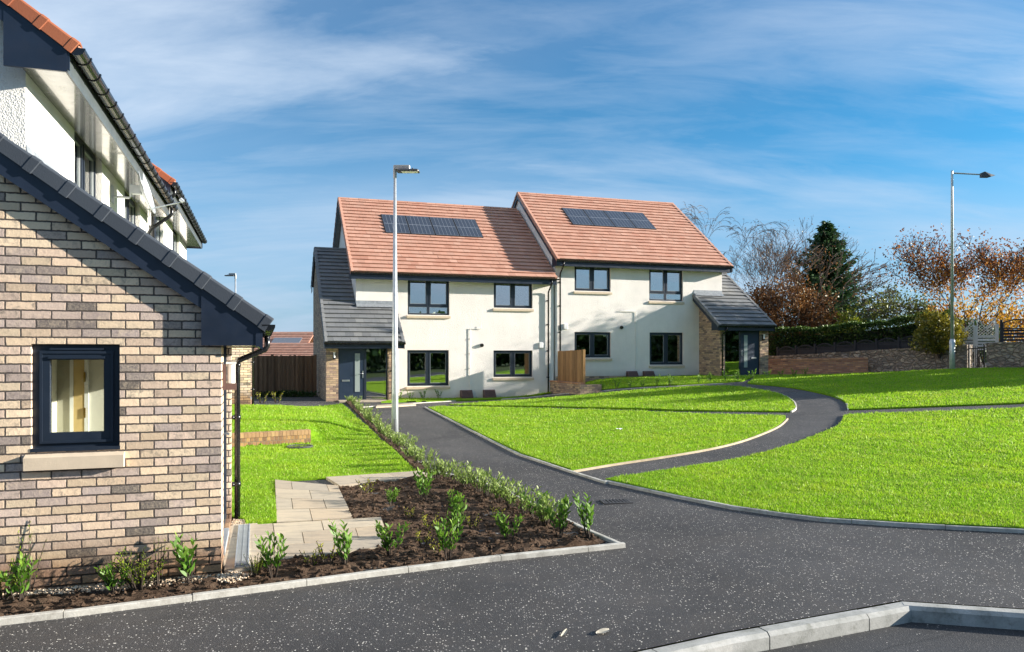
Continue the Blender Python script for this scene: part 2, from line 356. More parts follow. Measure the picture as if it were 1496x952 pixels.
leaf_mat('russet', [(0,(.07,.034,.018)),(.5,(.17,.078,.030)),(.85,(.27,.13,.04)),(1,(.38,.21,.055))], .35, .04)
leaf_mat('olive', [(0,(.05,.065,.014)),(.6,(.10,.12,.022)),(1,(.19,.20,.04))], .4, .05)
leaf_mat('yellowgreen', [(0,(.10,.14,.012)),(.6,(.22,.26,.018)),(1,(.36,.34,.03))], .4, .05)
leaf_mat('bushgold', [(0,(.08,.085,.012)),(.5,(.20,.18,.02)),(1,(.40,.32,.03))], .35, .05)

# ------------------------------------------------------------------ mesh helpers
class MB:
    def __init__(s, f=None): s.v = []; s.f = []; s.uv = []; s.tr = f
    def add(s, vs, fs, uv=None):
        n = len(s.v)
        s.v += [s.tr(*p) for p in vs] if s.tr else [tuple(p) for p in vs]
        for q in fs:
            s.f.append(tuple(n+i for i in q)); s.uv.append(uv if uv else (.5,.5))
    def box(s, a0, a1, b0, b1, c0, c1, uv=None):
        vs = [(a,b,c) for c in (c0,c1) for b in (b0,b1) for a in (a0,a1)]
        s.add(vs, [(0,2,3,1),(4,5,7,6),(0,1,5,4),(2,6,7,3),(0,4,6,2),(1,3,7,5)], uv)
    def cbox(s, a0, a1, b0, b1, c0, c1, e, uv=None):   # box with chamfered edges (top and verticals)
        lo = [(a0+e,b0),(a1-e,b0),(a1,b0+e),(a1,b1-e),(a1-e,b1),(a0+e,b1),(a0,b1-e),(a0,b0+e)]
        cx, cy = (a0+a1)/2, (b0+b1)/2
        ins = [(x+(e if x < cx else -e), y+(e if y < cy else -e)) for x, y in lo]
        vs = [(x,y,c0) for x,y in lo]+[(x,y,c1-e) for x,y in lo]+[(x,y,c1) for x,y in ins]
        fs = [(i,(i+1)%8,8+(i+1)%8,8+i) for i in range(8)]+[(8+i,8+(i+1)%8,16+(i+1)%8,16+i) for i in range(8)]
        fs += [tuple(range(16,24)), tuple(range(7,-1,-1))]
        s.add(vs, fs, uv)
    def prism(s, prof, p0, p1, fn, uv=None):           # prof: list of 2-tuples; fn(p, (x,y)) -> 3d
        n = len(prof); vs = [fn(p0,q) for q in prof]+[fn(p1,q) for q in prof]
        s.add(vs, [(i,(i+1)%n,n+(i+1)%n,n+i) for i in range(n)]+[tuple(range(n-1,-1,-1)), tuple(range(n,2*n))], uv)
    def tube(s, pts, rad, n=8, uv=None, cap=True):
        pts = [Vector(p) for p in pts]; rr = rad if isinstance(rad, (list,tuple)) else [rad]*len(pts)
        vs = []; up = None
        for i, p in enumerate(pts):
            d = (pts[min(i+1,len(pts)-1)]-pts[max(i-1,0)])
            if d.length < 1e-9: d = Vector((0,0,1))
            d.normalize()
            if up is None: up = d.orthogonal().normalized()
            x = (up-d*up.dot(d)); x = x.normalized() if x.length > 1e-6 else d.orthogonal().normalized(); up = x
            y = d.cross(x)
            for k in range(n):
                a = 2*math.pi*k/n; vs.append(tuple(p+(x*math.cos(a)+y*math.sin(a))*rr[i]))
        fs = [(i*n+k, i*n+(k+1)%n, (i+1)*n+(k+1)%n, (i+1)*n+k) for i in range(len(pts)-1) for k in range(n)]
        if cap: fs += [tuple(range(n-1,-1,-1)), tuple((len(pts)-1)*n+k for k in range(n))]
        s.add(vs, fs, uv)
    def disc(s, c, nrm, r, t, n=14, uv=None):
        c = Vector(c); nrm = Vector(nrm).normalized(); s.tube([c, c+nrm*t], r, n, uv)
    def build(s, name, m, parent=None, smooth=False):
        me = bpy.data.meshes.new(name); me.from_pydata(s.v, [], s.f)
        uvl = me.uv_layers.new(name='tint')
        cnt = [len(f) for f in s.f]; arr = np.repeat(np.array(s.uv, dtype=np.float32), cnt, axis=0)
        uvl.data.foreach_set('uv', arr.ravel())
        if smooth: me.polygons.foreach_set('use_smooth', [True]*len(me.polygons))
        me.materials.append(M[m] if isinstance(m, str) else m); me.update()
        o = bpy.data.objects.new(name, me); C.objects.link(o)
        if parent: o.parent = parent
        return o
def np_mesh(name, verts, k, uv, m, parent=None):       # verts: (n*k,3), faces of k consecutive verts, uv (n,2)
    n = len(verts)//k
    me = bpy.data.meshes.new(name); me.vertices.add(n*k); me.vertices.foreach_set('co', np.ascontiguousarray(verts, dtype=np.float32).ravel())
    me.loops.add(n*k); me.loops.foreach_set('vertex_index', np.arange(n*k, dtype=np.int32))
    me.polygons.add(n); me.polygons.foreach_set('loop_start', np.arange(n, dtype=np.int32)*k); me.polygons.foreach_set('vertices', np.arange(n*k, dtype=np.int32))
    me.update(calc_edges=True); me.validate()
    u = me.uv_layers.new(name='tint'); u.data.foreach_set('uv', np.repeat(uv.astype(np.float32), k, axis=0).ravel())
    me.materials.append(M[m])
    o = bpy.data.objects.new(name, me); C.objects.link(o)
    if parent: o.parent = parent
    return o
def tag(o, label, cat, group=None, kind=None):
    if label: o['label'] = label
    if cat: o['category'] = cat
    if group: o['group'] = group
    if kind: o['kind'] = kind
    return o
def struct(o, label, cat, kind='structure'): return tag(o, label, cat, None, kind)
def thing(name, label, cat, loc=(0,0,0), rz=0, group=None):
    o = bpy.data.objects.new(name, None); C.objects.link(o); o.empty_display_size = .2
    o.location = loc; o.rotation_euler = (0,0,rz); return tag(o, label, cat, group)
def dup(root, loc, rz=0, sc=1, label=None, group=None):
    r = root.copy(); C.objects.link(r); r.location = loc; r.rotation_euler = (0,0,rz)
    r.scale = sc if isinstance(sc, tuple) else (sc,sc,sc)
    if label: r['label'] = label
    if group: r['group'] = group
    for ch in root.children:
        c = ch.copy(); C.objects.link(c); c.parent = r
        for g in ch.children:
            d = g.copy(); C.objects.link(d); d.parent = c
    return r

# ------------------------------------------------------------------ ground sheets
def sheet(name, pts, m, dz=0, cell=.5, hfun=None, skirt=0, kind='structure', label=None, cat=None):
    bm = bmesh.new(); vs = [bm.verts.new((x,y,0)) for x,y in pts]
    for t in tessellate_polygon([[Vector((x,y,0)) for x,y in pts]]): bm.faces.new([vs[i] for i in t])
    bmesh.ops.recalc_face_normals(bm, faces=bm.faces[:])
    for ax in (0,1):
        lo = min(p[ax] for p in pts); hi = max(p[ax] for p in pts); k = math.ceil(lo/cell)
        while k*cell < hi:
            co = [0,0,0]; no = [0,0,0]; co[ax] = k*cell; no[ax] = 1
            bmesh.ops.bisect_plane(bm, geom=bm.verts[:]+bm.edges[:]+bm.faces[:], plane_co=co, plane_no=no, dist=1e-5); k += 1
    bmesh.ops.remove_doubles(bm, verts=bm.verts[:], dist=1e-4)
    bmesh.ops.recalc_face_normals(bm, faces=bm.faces[:])
    if sum(f.normal.z for f in bm.faces) < 0: bmesh.ops.reverse_faces(bm, faces=bm.faces[:])
    bm.verts.ensure_lookup_table()
    X = np.array([v.co.x for v in bm.verts]); Y = np.array([v.co.y for v in bm.verts])
    Z = TA(X,Y)+dz
    if hfun is not None: Z = Z+hfun(X,Y)
    for v, z in zip(bm.verts, Z): v.co.z = z
    if skirt:
        r = bmesh.ops.extrude_edge_only(bm, edges=[e for e in bm.edges if len(e.link_faces) == 1])
        for e in r['geom']:
            if isinstance(e, bmesh.types.BMVert): e.co.z -= skirt
    me = bpy.data.meshes.new(name); bm.to_mesh(me); bm.free(); me.materials.append(M[m])
    me.polygons.foreach_set('use_smooth', [True]*len(me.polygons)) if not skirt else None
    o = bpy.data.objects.new(name, me); C.objects.link(o)
    return struct(o, label, cat, kind)
def inpoly(P, poly):
    x, y = P[:,0], P[:,1]; r = np.zeros(len(P), bool); n = len(poly)
    for i in range(n):
        x0,y0 = poly[i]; x1,y1 = poly[(i+1)%n]
        if y0 == y1: continue
        c = ((y0 > y) != (y1 > y)) & (x < (x1-x0)*(y-y0)/(y1-y0)+x0); r ^= c
    return r
def smooth_line(pts, n=6):
    pts = [Vector((*p,0)) for p in pts]; out = []
    for i in range(len(pts)-1):
        p0, p1, p2, p3 = pts[max(i-1,0)], pts[i], pts[i+1], pts[min(i+2,len(pts)-1)]
        for k in range(n):
            t = k/n; q = .5*((2*p1)+(p2-p0)*t+(2*p0-5*p1+4*p2-p3)*t*t+(3*p1-p0-3*p2+p3)*t**3); out.append((q.x,q.y))
    out.append((pts[-1].x, pts[-1].y)); return out
def strip(name, pts, w, z0, z1, m, side=1, seg=.915, label='', cat='', bev=.006, kind='structure', gap=.006):
    # a run of kerb stones: follows pts, 'w' wide to the given side, from z0 to z1 over the terrain
    b = MB(); P = [Vector(p) for p in pts]
    L = [0]
    for i in range(1,len(P)): L.append(L[-1]+(P[i]-P[i-1]).length)
    def at(d):
        d = max(0,min(L[-1],d))
        for i in range(1,len(P)):
            if d <= L[i]+1e-9: return P[i-1].lerp(P[i], (d-L[i-1])/max(1e-9,L[i]-L[i-1]))
        return P[-1]
    cuts = [0]; d = 0
    while d+seg < L[-1]: d += seg; cuts.append(d)
    cuts.append(L[-1])
    for a, e in zip(cuts[:-1], cuts[1:]):
        a += gap/2; e -= gap/2
        ds = sorted([a,e]+[x for x in L if a+.02 < x < e-.02]); rings = []
        jig = random.uniform(-.003,.003)
        for dd in ds:
            p = at(dd); t = (at(dd+.03)-at(dd-.03)).normalized(); nrm = Vector((-t.y,t.x))*side
            zt = T(p.x,p.y)+jig
            q = p+nrm*w
            rings.append([(p.x,p.y,zt+z0),(p.x,p.y,zt+z1-bev),(p.x+nrm.x*bev,p.y+nrm.y*bev,zt+z1),(q.x-nrm.x*bev,q.y-nrm.y*bev,zt+z1),(q.x,q.y,zt+z1-bev),(q.x,q.y,zt+z0)])
        vs = [v for r in rings for v in r]
        fs = [(i*6+k,i*6+k+1,(i+1)*6+k+1,(i+1)*6+k) for i in range(len(rings)-1) for k in range(5)]
        fs += [(0,1,2,3,4,5), tuple((len(rings)-1)*6+k for k in (5,4,3,2,1,0))]
        b.add(vs, fs, (random.random(),random.random()))
    return struct(b.build(name, m), label, cat, kind)

# far ground sheet to the horizon
bm = bmesh.new()
gx = np.concatenate([np.linspace(-900,-60,8), np.linspace(-45,60,43), np.linspace(75,900,8)])
gy = np.concatenate([np.linspace(-300,-30,6), np.linspace(-20,80,41), np.linspace(100,1500,9)])
XX, YY = np.meshgrid(gx, gy); ZZ = TA(XX,YY)-.3
vv = [[bm.verts.new((XX[j,i],YY[j,i],ZZ[j,i])) for i in range(len(gx))] for j in range(len(gy))]
for j in range(len(gy)-1):
    for i in range(len(gx)-1): bm.faces.new((vv[j][i],vv[j][i+1],vv[j+1][i+1],vv[j+1][i]))
me = bpy.data.meshes.new('ground'); bm.to_mesh(me); bm.free(); me.materials.append(M['field'])
o = bpy.data.objects.new('ground', me); C.objects.link(o); struct(o, 'rough green ground running away beyond the estate', 'ground')

# kerb line of the road in the lower right corner
k0, k1, k2, k3 = G(922,952), G(1050,924.5), G(1315,877), G(1496,889)
d0 = (Vector(k0)-Vector(k1)).normalized(); d3 = (Vector(k3)-Vector(k2)).normalized()
kA = tuple(Vector(k0)+d0*4.5); kB = tuple(Vector(k3)+d3*16)
path_poly = [(-16,kA[1]), kA, k1, k2, k3, kB, (kB[0]+8,40.5), (-16,40.5)]
sheet('path', path_poly, 'asphalt', 0, .5, label='dark tarmac footpath flecked with pale stone chips', cat='path')
sheet('road', [(-16,kA[1]-9), (kB[0],kA[1]-9), (kB[0],kB[1]), k3, k2, k1, kA, (-16,kA[1])], 'asphalt_road', -.115, 1.0, label='dark tarmac road in the lower right corner', cat='road')
strip('kerb', [kA, k1, k2], .15, -.2, .004, 'concrete', -1, .93, 'grey concrete kerb stones stepping down to the road', 'kerb', .028, gap=.010)
strip('kerb', [k2, k3, kB], .15, -.2, .004, 'concrete', -1, .93, 'grey concrete kerb stones running right from the corner of the road', 'kerb', .028, gap=.010)

CW = Vector(((323-CX)/F*6.796, 6.796))                      # near corner of the brick wing
DA = 1.85
OA = CW+V*2.3-U*DA                                          # facade origin of the near house
FO = Vector(((560-CX)/F*29.5, 29.5))                        # facade origin of the far pair
def fa(O, a, b, ua=U, vb=V): q = O+ua*a+vb*b; return (q.x, q.y)

# lawns -------------------------------------------------------------
wl0, wl1 = Vector(G(346,655)), Vector(G(454,648))
wd = (wl1-wl0).normalized(); wn = Vector((-wd.y,wd.x))
def sst(x): x = np.clip(x,0,1); return x*x*(3-2*x)
de0, de1 = Vector(G(500,591)), Vector(G(610,691))
def hL1(X, Y):
    px = X-wl0.x; py = Y-wl0.y
    dist = px*wn.x+py*wn.y; al = px*wd.x+py*wd.y; L = (wl1-wl0).length
    wdt = .14+1.6*sst((al-L+.05)/.5)
    dd = (de1-de0); dl = dd.length; dd = dd/dl
    ed = np.abs((X-de0.x)*dd.y-(Y-de0.y)*dd.x)
    return .27*sst((dist-.02)/wdt)*sst(ed/1.1)*sst((24.5-Y)/4.0) + .012*np.sin(X*1.9+Y*.7)+.012*np.sin(Y*1.3-X*.6)
def hL(X, Y): return .012+.008*np.sin(X*.9+.5*Y)+.006*np.sin(1.3*Y-.7*X+1)
LAWN = {}
L1 = GP([(500,591),(556,642),(611,691),(401,704.5),(404.5,767),(360,771),(357,762)])+[fa(OA,.25,-DA+.16,V,-U),fa(OA,.25,.02,V,-U),fa(OA,13.2,.02,V,-U),fa(OA,14.0,-DA-.1,V,-U)]+GP([(372,600)])
L2 = GP([(625.5,596),(668,618),(716,642.5),(762,665),(834,688)])+smooth_line(GP([(834,688),(898,678.8),(966,668.8),(1034.5,657),(1080,646),(1116,633),(1137,622.5),(1148,612.7)]),4)[1:]+GP([(1147,610),(1060,607.5),(989,605),(807,598),(693.6,595.2),(640,594.3)])
L3 = GP([(655,591.8),(690,592.6),(807,595),(989,600.5),(1155,602.3)])+smooth_line(GP([(1155,602.3),(1162,597),(1157,585.5),(1134.5,575.5),(1090,567),(1060,564.6)]),4)[1:]+GP([(1000,566.2),(943.6,569.5),(870,576),(807,581.5),(716,588)])
L4 = GP([(557,588.5),(590,587.5),(700,581),(807,574.3),(862,571.3),(989,563),(1057,559.3),(1085,557.2)])+[fa(FO,16.4,-1.62),fa(FO,14.05,-1.7),fa(FO,14.05,-.02),fa(FO,7.1,-.02),fa(FO,.18,-.02),fa(FO,.18,-1.6)]
L5 = smooth_line(GP([(1092,560.8),(1148,566),(1193.6,574),(1225.5,583),(1237,592),(1239,599.3)]),4)+GP([(1260,598.8),(1496,590)])+[(24,19.2),(27,25)]+GP([(1640,532),(1496,538.4),(1268,545.8),(1200,549)])+[fa(FO,16.75,-1.0)]
L6 = GP([(1496,598)])+GP([(1243,606.5)])+smooth_line(GP([(1233,608),(1225.5,622),(1198,635.5),(1148,653.6),(1080,672),(989,688),(884.5,703.5)]),4)+GP([(930,714),(987.5,726.5),(1072.6,743.5),(1140,753),(1200,760.5),(1327.6,769),(1496,777.5)])
kr = Vector(GP([(1496,777.5)])[0]); kd = (kr-Vector(GP([(1327.6,769)])[0])).normalized()
kE = tuple(kr+kd*14); L6 += [kE, (22,17.0)]
for nm, poly, hf, lab in [('a',L1,hL1,'bright green lawn beside the brick wing and its downpipe'),('b',L2,hL,'bright green lawn between the driveway and the curving path'),
        ('c',L3,hL,'narrow pointed lawn between the two far paths'),('d',L4,hL,'strip of lawn along the front of the far houses'),
        ('e',L5,hL,'lawn below the stone wall at the right'),('f',L6,hL,'large bright lawn at the right inside the curving path')]:
    sheet('lawn', poly, 'lawn', .028, .35 if nm != 'a' else .12, hf, .05, label=lab, cat='lawn')
    LAWN[nm] = (poly, hf)
def blades(name, keys, label):
    V_, UVs = [], []
    for key in keys:
        poly, hf = LAWN[key]; P = np.array(poly); lo, hi = P.min(0), P.max(0)
        dens0 = 9000
        A = (hi-lo).prod(); total = int(A*dens0)
        # sample with distance dependent density
        chunk = 0; pts = []
        while chunk < total:
            n = min(600000, total-chunk); chunk += n
            q = rng.random((n,2))*(hi-lo)+lo
            D = np.hypot(q[:,0],q[:,1]); keep = rng.random(n) < np.clip((7.2/D)**2.1, .028, 1)
            keep &= (np.abs(q[:,0]/np.maximum(q[:,1],.1)) < 1.2)
            q = q[keep]; pts.append(q[inpoly(q, poly)])
        q = np.concatenate(pts); n = len(q); D = np.hypot(q[:,0],q[:,1])
        z = TA(q[:,0],q[:,1])+.026+hf(q[:,0],q[:,1])
        patch = .5+.5*np.sin(q[:,0]*3.1+np.sin(q[:,1]*2.3)*2)*np.sin(q[:,1]*2.7+np.sin(q[:,0]*1.7)*2)
        nz = np.array([noise.noise((a*3.2,b*3.2,0))+.7*noise.noise((a*8.5,b*8.5,4)) for a,b in q]); h = (.017+.025*rng.random(n)**1.5)*(.75+.35*patch)*np.clip(1+.55*nz,.5,1.6)*np.clip(D/13,1,1.5); w = .0028*np.clip(D/6.5,1,6)*(.7+.6*rng.random(n))
        an = rng.random(n)*2*np.pi; ln = rng.random(n)**.7*.9*h; la = rng.random(n)*2*np.pi
        c = np.stack([q[:,0],q[:,1],z],1)
        dx = np.stack([np.cos(an)*w,np.sin(an)*w,0*w],1)
        tip = c+np.stack([np.cos(la)*ln,np.sin(la)*ln,h],1)
        V_.append(np.stack([c-dx,c+dx,tip],1).reshape(-1,3)); UVs.append(rng.random((n,2)))
    v = np.concatenate(V_); uv = np.concatenate(UVs)
    print('grass', name, len(uv))
    o = np_mesh(name, v, 3, uv, 'grass'); return struct(o, label, 'grass', 'stuff')
blades('grass', ['a','b','c','d','e','f'], 'short bright green turf covering the lawns')

# concrete edging of the lawns and beds
edgeB = GP([(887,704.5),(930,713.5),(987.5,726),(1072.6,743),(1140,752.5),(1200,760),(1327.6,768.5),(1496,777)])+[kE]
strip('kerb', edgeB, .06, -.1, .040, 'edging', -1, .915, 'pale concrete edging along the near side of the large lawn', 'kerb')
strip('kerb', GP([(622,595.2),(668,618.4),(716,643),(762,665.6),(834.5,689.5),(889,706.5)]), .05, -.1, .034, 'edging', -1, .915, 'thin pale edging along the right side of the driveway', 'kerb')
strip('kerb', smooth_line(GP([(836,690),(898,679.6),(966,669.4),(1034.5,657.6),(1080,646.6),(1116,633.6),(1138,623),(1149.5,612.5)]),4), .035, -.08, .034, 'timber_edge', -1, 3.0, 'thin timber edging on the inner side of the curving path', 'kerb')
strip('kerb', smooth_line(GP([(1157,602.6),(1164,597),(1158.5,585.3),(1136,575),(1092,566.5)]),4), .04, -.08, .04, 'edging', 1, .915, 'thin pale edging round the end of the narrow pointed lawn', 'kerb')
strip('kerb', smooth_line(GP([(1148,565.6),(1193.6,573.5),(1225.5,582.6),(1236,591),(1237.5,599.5)]),4), .04, -.08, .04, 'edging', 1, .915, 'thin pale edging round the corner of the lawn below the stone wall', 'kerb')
strip('kerb', GP([(520,596),(590,590.6),(700,584.2),(807,577),(862,573.2),(989,564.6),(1057,560.6)]), .05, -.08, .03, 'edging', 1, .915, 'thin pale edging along the lawn strip of the far houses', 'kerb')
strip('kerb', GP([(660,590.6),(716,588.6),(807,582),(870,576.6),(943.6,570)]), .04, -.08, .03, 'timber_edge', -1, 3, 'thin edging on the far side of the narrow pointed lawn', 'kerb')

# bed kerb in the foreground
bk = GP([(-60,922),(0,914),(108,901),(325,872.5),(540,843.5),(716,821),(914,800)])
b0_ = Vector(bk[0]); bk = [tuple(b0_+(b0_-Vector(bk[1])).normalized()*3)]+bk
strip('kerb', bk, .058, -.1, .05, 'edging', 1, .915, 'pale concrete edging in front of the planting bed and brick wing', 'kerb')
strip('kerb', GP([(914,799),(842,768),(790,742),(732,716),(690,700),(631,690),(518,588)]), .05, -.1, .035, 'edging', 1, .915, 'pale concrete edging between the planting bed and the driveway', 'kerb')

# planting bed soil -------------------------------------------------
def hs(X, Y):
    r = np.zeros(len(X))
    for i,(x,y) in enumerate(zip(X,Y)):
        r[i] = .045*noise.noise((x*2.2,y*2.2,0))+.035*noise.noise((x*7,y*7,3))+.03*abs(noise.noise((x*17,y*17,5)))+.012*noise.noise((x*40,y*40,8))
    return r
inner = [tuple(Vector(p)+Vector((.0,.055))) for p in bk]
bed = inner[:-1]+GP([(884,793),(838,769),(786,744),(728,718),(686,702),(632,694),(629,698),(494,714),(515,761),(557,761),(570,800),(480,812),(400,823),(352,833)])+[tuple(CW+Vector((.12,-.10))), tuple(CW+Vector((0,-.16))), tuple(CW-U*5+Vector((0,-.16)))]
sheet('soil_bed', bed, 'soil', .02, .06, hs, .1, label='dark crumbly soil of the planting bed beside the paving', cat='soil')
row = GP([(505,588),(556,638),(611,688.5),(629,690),(570,633),(519,587)])
sheet('soil_bed', row, 'soil', .032, .12, hs, .06, label='narrow strip of soil under the row of shrubs beside the driveway', cat='soil')
# clods and gravel (uncountable)
def stones(name, poly, n, r0, r1, m, dz, label, cat, hf=None, flat=.7):
    P = np.array(poly); lo, hi = P.min(0), P.max(0); q = rng.random((n*4,2))*(hi-lo)+lo; q = q[inpoly(q,poly)][:n]; n = len(q)
    z = TA(q[:,0],q[:,1])+dz+(hf(q[:,0],q[:,1]) if hf else 0)
    base = np.array([(1,0,0),(-1,0,0),(0,1,0),(0,-1,0),(0,0,1),(0,0,-1)],float); fc = np.array([(0,2,4),(2,1,4),(1,3,4),(3,0,4),(2,0,5),(1,2,5),(3,1,5),(0,3,5)])
    r = r0+(r1-r0)*rng.random(n)**2; j = base[None]*(.6+.7*rng.random((n,6,1)))+(rng.random((n,6,3))-.5)*.5
    th = rng.random(n)*6.28; c, s = np.cos(th), np.sin(th)
    rx = j[:,:,0]*c[:,None]-j[:,:,1]*s[:,None]; ry = j[:,:,0]*s[:,None]+j[:,:,1]*c[:,None]
    v = np.stack([rx,ry,j[:,:,2]*flat],2)*r[:,None,None]+np.stack([q[:,0],q[:,1],z+r*.3],1)[:,None,:]
    t = v[:,fc].reshape(-1,3); uv = np.repeat(rng.random((n,2)),8,axis=0)
    return struct(np_mesh(name, t, 3, uv, m), label, cat, 'stuff')
stones('soil_clods', bed, 9000, .004, .030, 'soil', .02, 'lumps of dark soil scattered over the planting bed', 'soil', hs)
gp = [tuple(CW+Vector((.30,-.02))), tuple(CW+Vector((.22,-.26))), tuple(CW+Vector((0,-.20))), tuple(CW-U*3.0+Vector((0,-.2))), tuple(CW-U*3.0), tuple(CW), tuple(CW+Vector((.05,.12)))]
stones('gravel', gp, 2600, .007, .017, 'gravel', .035, 'pale gravel strip along the foot of the brick wing', 'gravel')
g2 = GP([(337,771),(356,773),(364,770),(366,756),(352,752),(343,752)])
stones('gravel', g2, 700, .008, .018, 'gravel', .02, 'pale gravel at the foot of the downpipe', 'gravel')

# paving ------------------------------------------------------------
def slabs(name, quad, nu, nv, label, stag=True, seed=1):
    rr = random.Random(seed); b = MB(); a, c, d, e = [Vector(p) for p in quad]     # corners: a-c near edge, e-d far edge
    def pt(s, t): return a.lerp(c, s).lerp(e.lerp(d, s), t)
    for j in range(nv):
        cuts = [0]; w = 1/nu
        x = (w*.5 if (j % 2 and stag) else w)*rr.uniform(.85,1.15)
        while x < .96: cuts.append(x); x += w*rr.uniform(.85,1.15)
        cuts.append(1)
        for s0, s1 in zip(cuts[:-1], cuts[1:]):
            g = .004; L = (c-a).length; Wd = (e-a).length
            q = [pt(s0+g/L, j/nv+g/Wd), pt(s1-g/L, j/nv+g/Wd), pt(s1-g/L, (j+1)/nv-g/Wd), pt(s0+g/L, (j+1)/nv-g/Wd)]
            hj = rr.uniform(.0,.004)
            vs = [(p.x,p.y,T(p.x,p.y)+.045+hj) for p in q]+[(p.x,p.y,T(p.x,p.y)-.02) for p in q]
            b.add(vs, [(0,1,2,3),(0,4,5,1),(1,5,6,2),(2,6,7,3),(3,7,4,0)], (rr.random(),rr.random()))
    return struct(b.build(name, 'paving'), label, 'paving')
slabs('paving', GP([(404,768.5),(516,761.5),(494,713.5),(401.5,704.8)]), 2, 4, 'weathered buff stone slabs between the lawn and the planting bed', seed=3)
slabs('paving', GP([(496,713.2),(631,697.5),(612,691.5),(476,700.5)]), 3, 1, 'weathered stone slabs along the bottom edge of the left lawn', seed=9)
slabs('paving', GP([(326,834),(572,803),(557,760.8),(326,774.5)]), 3, 3, 'buff stone slabs in front of the porch of the brick wing', seed=5)
slabs('paving', [fa(OA,-2.2,-DA-.02,V,-U), fa(OA,-2.2,-DA-.3,V,-U), fa(OA,-.35,-DA-.3,V,-U), fa(OA,-.35,-DA-.02,V,-U)], 1, 3, 'doorstep slabs along the porch of the brick wing', seed=6)
slabs('paving', [fa(FO,-1.9,-2.35), fa(FO,-.15,-2.35), fa(FO,-.15,-1.67), fa(FO,-1.9,-1.67)], 2, 1, 'pale slab step at the door of the left far house', seed=7)
slabs('paving', [fa(FO,14.3,-2.1), fa(FO,16.0,-2.1), fa(FO,16.0,-1.67), fa(FO,14.3,-1.67)], 2, 1, 'pale slab step at the door of the right far house', seed=8)
slabs('paving', GP([(549,595.8),(608,592.6),(603,590.6),(551,593.2)]), 2, 1, 'pale concrete strip across the top of the driveway', seed=2)

# ------------------------------------------------------------------ houses
TP36 = .7265
def wall(mb, a0, a1, z0, top, holes, t, n0=0.0, uv=None):
    # panel in (a, n, z) coordinates with rectangular openings; top = [(a,z),...] polyline
    def tz(a):
        for (x0,y0),(x1,y1) in zip(top[:-1],top[1:]):
            if x0-1e-9 <= a <= x1+1e-9: return y0+(y1-y0)*(a-x0)/max(1e-9,x1-x0)
        return top[-1][1]
    As = sorted(set([a0,a1]+[p[0] for p in top if a0 < p[0] < a1]+[h for q in holes for h in q[:2]]))
    Zs = sorted(set([z0]+[h for q in holes for h in q[2:]]))
    for i in range(len(As)-1):
        l, r = As[i], As[i+1]; segs = []
        for j in range(len(Zs)):
            lo = Zs[j]; hi = Zs[j+1] if j+1 < len(Zs) else None
            if hi is not None and hi > min(tz(l),tz(r))-1e-6: hi = None
            mid = (lo+(hi if hi is not None else lo+.01))/2
            if not any(q[0]-1e-6 <= l and r <= q[1]+1e-6 and q[2] < mid < q[3] for q in holes):
                segs.append((lo, lo, hi if hi is not None else tz(l), hi if hi is not None else tz(r)))
            if hi is None: break
        for zl, zr, hl, hr in segs:
            for n in (n0, n0+t): mb.add([(l,n,zl),(r,n,zr),(r,n,hr),(l,n,hl)], [(0,1,2,3)], uv)
    for (x0,x1,y0,y1) in holes:
        for p,q in (((x0,y0),(x1,y0)),((x1,y0),(x1,y1)),((x1,y1),(x0,y1)),((x0,y1),(x0,y0))):
            mb.add([(p[0],n0,p[1]),(q[0],n0,q[1]),(q[0],n0+t,q[1]),(p[0],n0+t,p[1])], [(0,1,2,3)], uv)
    for a in (a0,a1): mb.add([(a,n0,z0),(a,n0+t,z0),(a,n0+t,tz(a)),(a,n0,tz(a))], [(0,1,2,3)], uv)
    pts = [p for p in top if a0 <= p[0] <= a1]
    for (xl,yl),(xr,yr) in zip(pts[:-1],pts[1:]): mb.add([(xl,n0,yl),(xr,n0,yr),(xr,n0+t,yr),(xl,n0+t,yl)], [(0,1,2,3)], uv)
def tiles(mb, s0, s1, be, ze, tp, run, gauge=.302, sgn=1, tw=.3, lift=.064):
    th = math.atan(tp); c, s_ = math.cos(th), math.sin(th); Ls = run/c; nk = max(1,round(Ls/gauge)); g = Ls/nk
    def P(s, d, n): return (s, be+sgn*(d*c-n*s_), ze+d*s_+n*c)
    for k in range(nk):
        d0, d1 = k*g, min((k+1)*g+.045, Ls)
        x = s0; off = tw*.5 if k % 2 else tw; first = True
        while x < s1-.02:
            e = min(s1, x+(off if first else tw)); first = False
            if s1-e < .08: e = s1
            j = random.uniform(-.003,.003); jj = random.uniform(-.0025,.0025); gp = .0035
            a, b_ = x+gp*.5, e-gp*.5
            vs = [P(a,d0,.036+j),P(b_,d0,.036+j),P(b_,d0,lift+j+jj),P(a,d0,lift+j-jj),P(b_,d1,.010),P(a,d1,.010),P(b_,d1,.004),P(a,d1,.004)]
            mb.add(vs, [(0,1,2,3),(3,2,4,5),(0,3,5,7),(1,6,4,2),(0,7,6,1)], (random.random(),random.random())); x = e
    return P, Ls
def slab_under(mb, s0, s1, be, ze, tp, run, sgn=1, n0=-.05, n1=.002):
    th = math.atan(tp); c, s_ = math.cos(th), math.sin(th); Ls = run/c
    def P(s, d, n): return (s, be+sgn*(d*c-n*s_), ze+d*s_+n*c)
    vs = [P(s,d,n) for n in (n0,n1) for d in (.02,Ls) for s in (s0+.01,s1-.01)]
    mb.add(vs, [(0,1,3,2),(4,6,7,5),(0,4,5,1),(2,3,7,6),(0,2,6,4),(1,5,7,3)], (.5,.5))
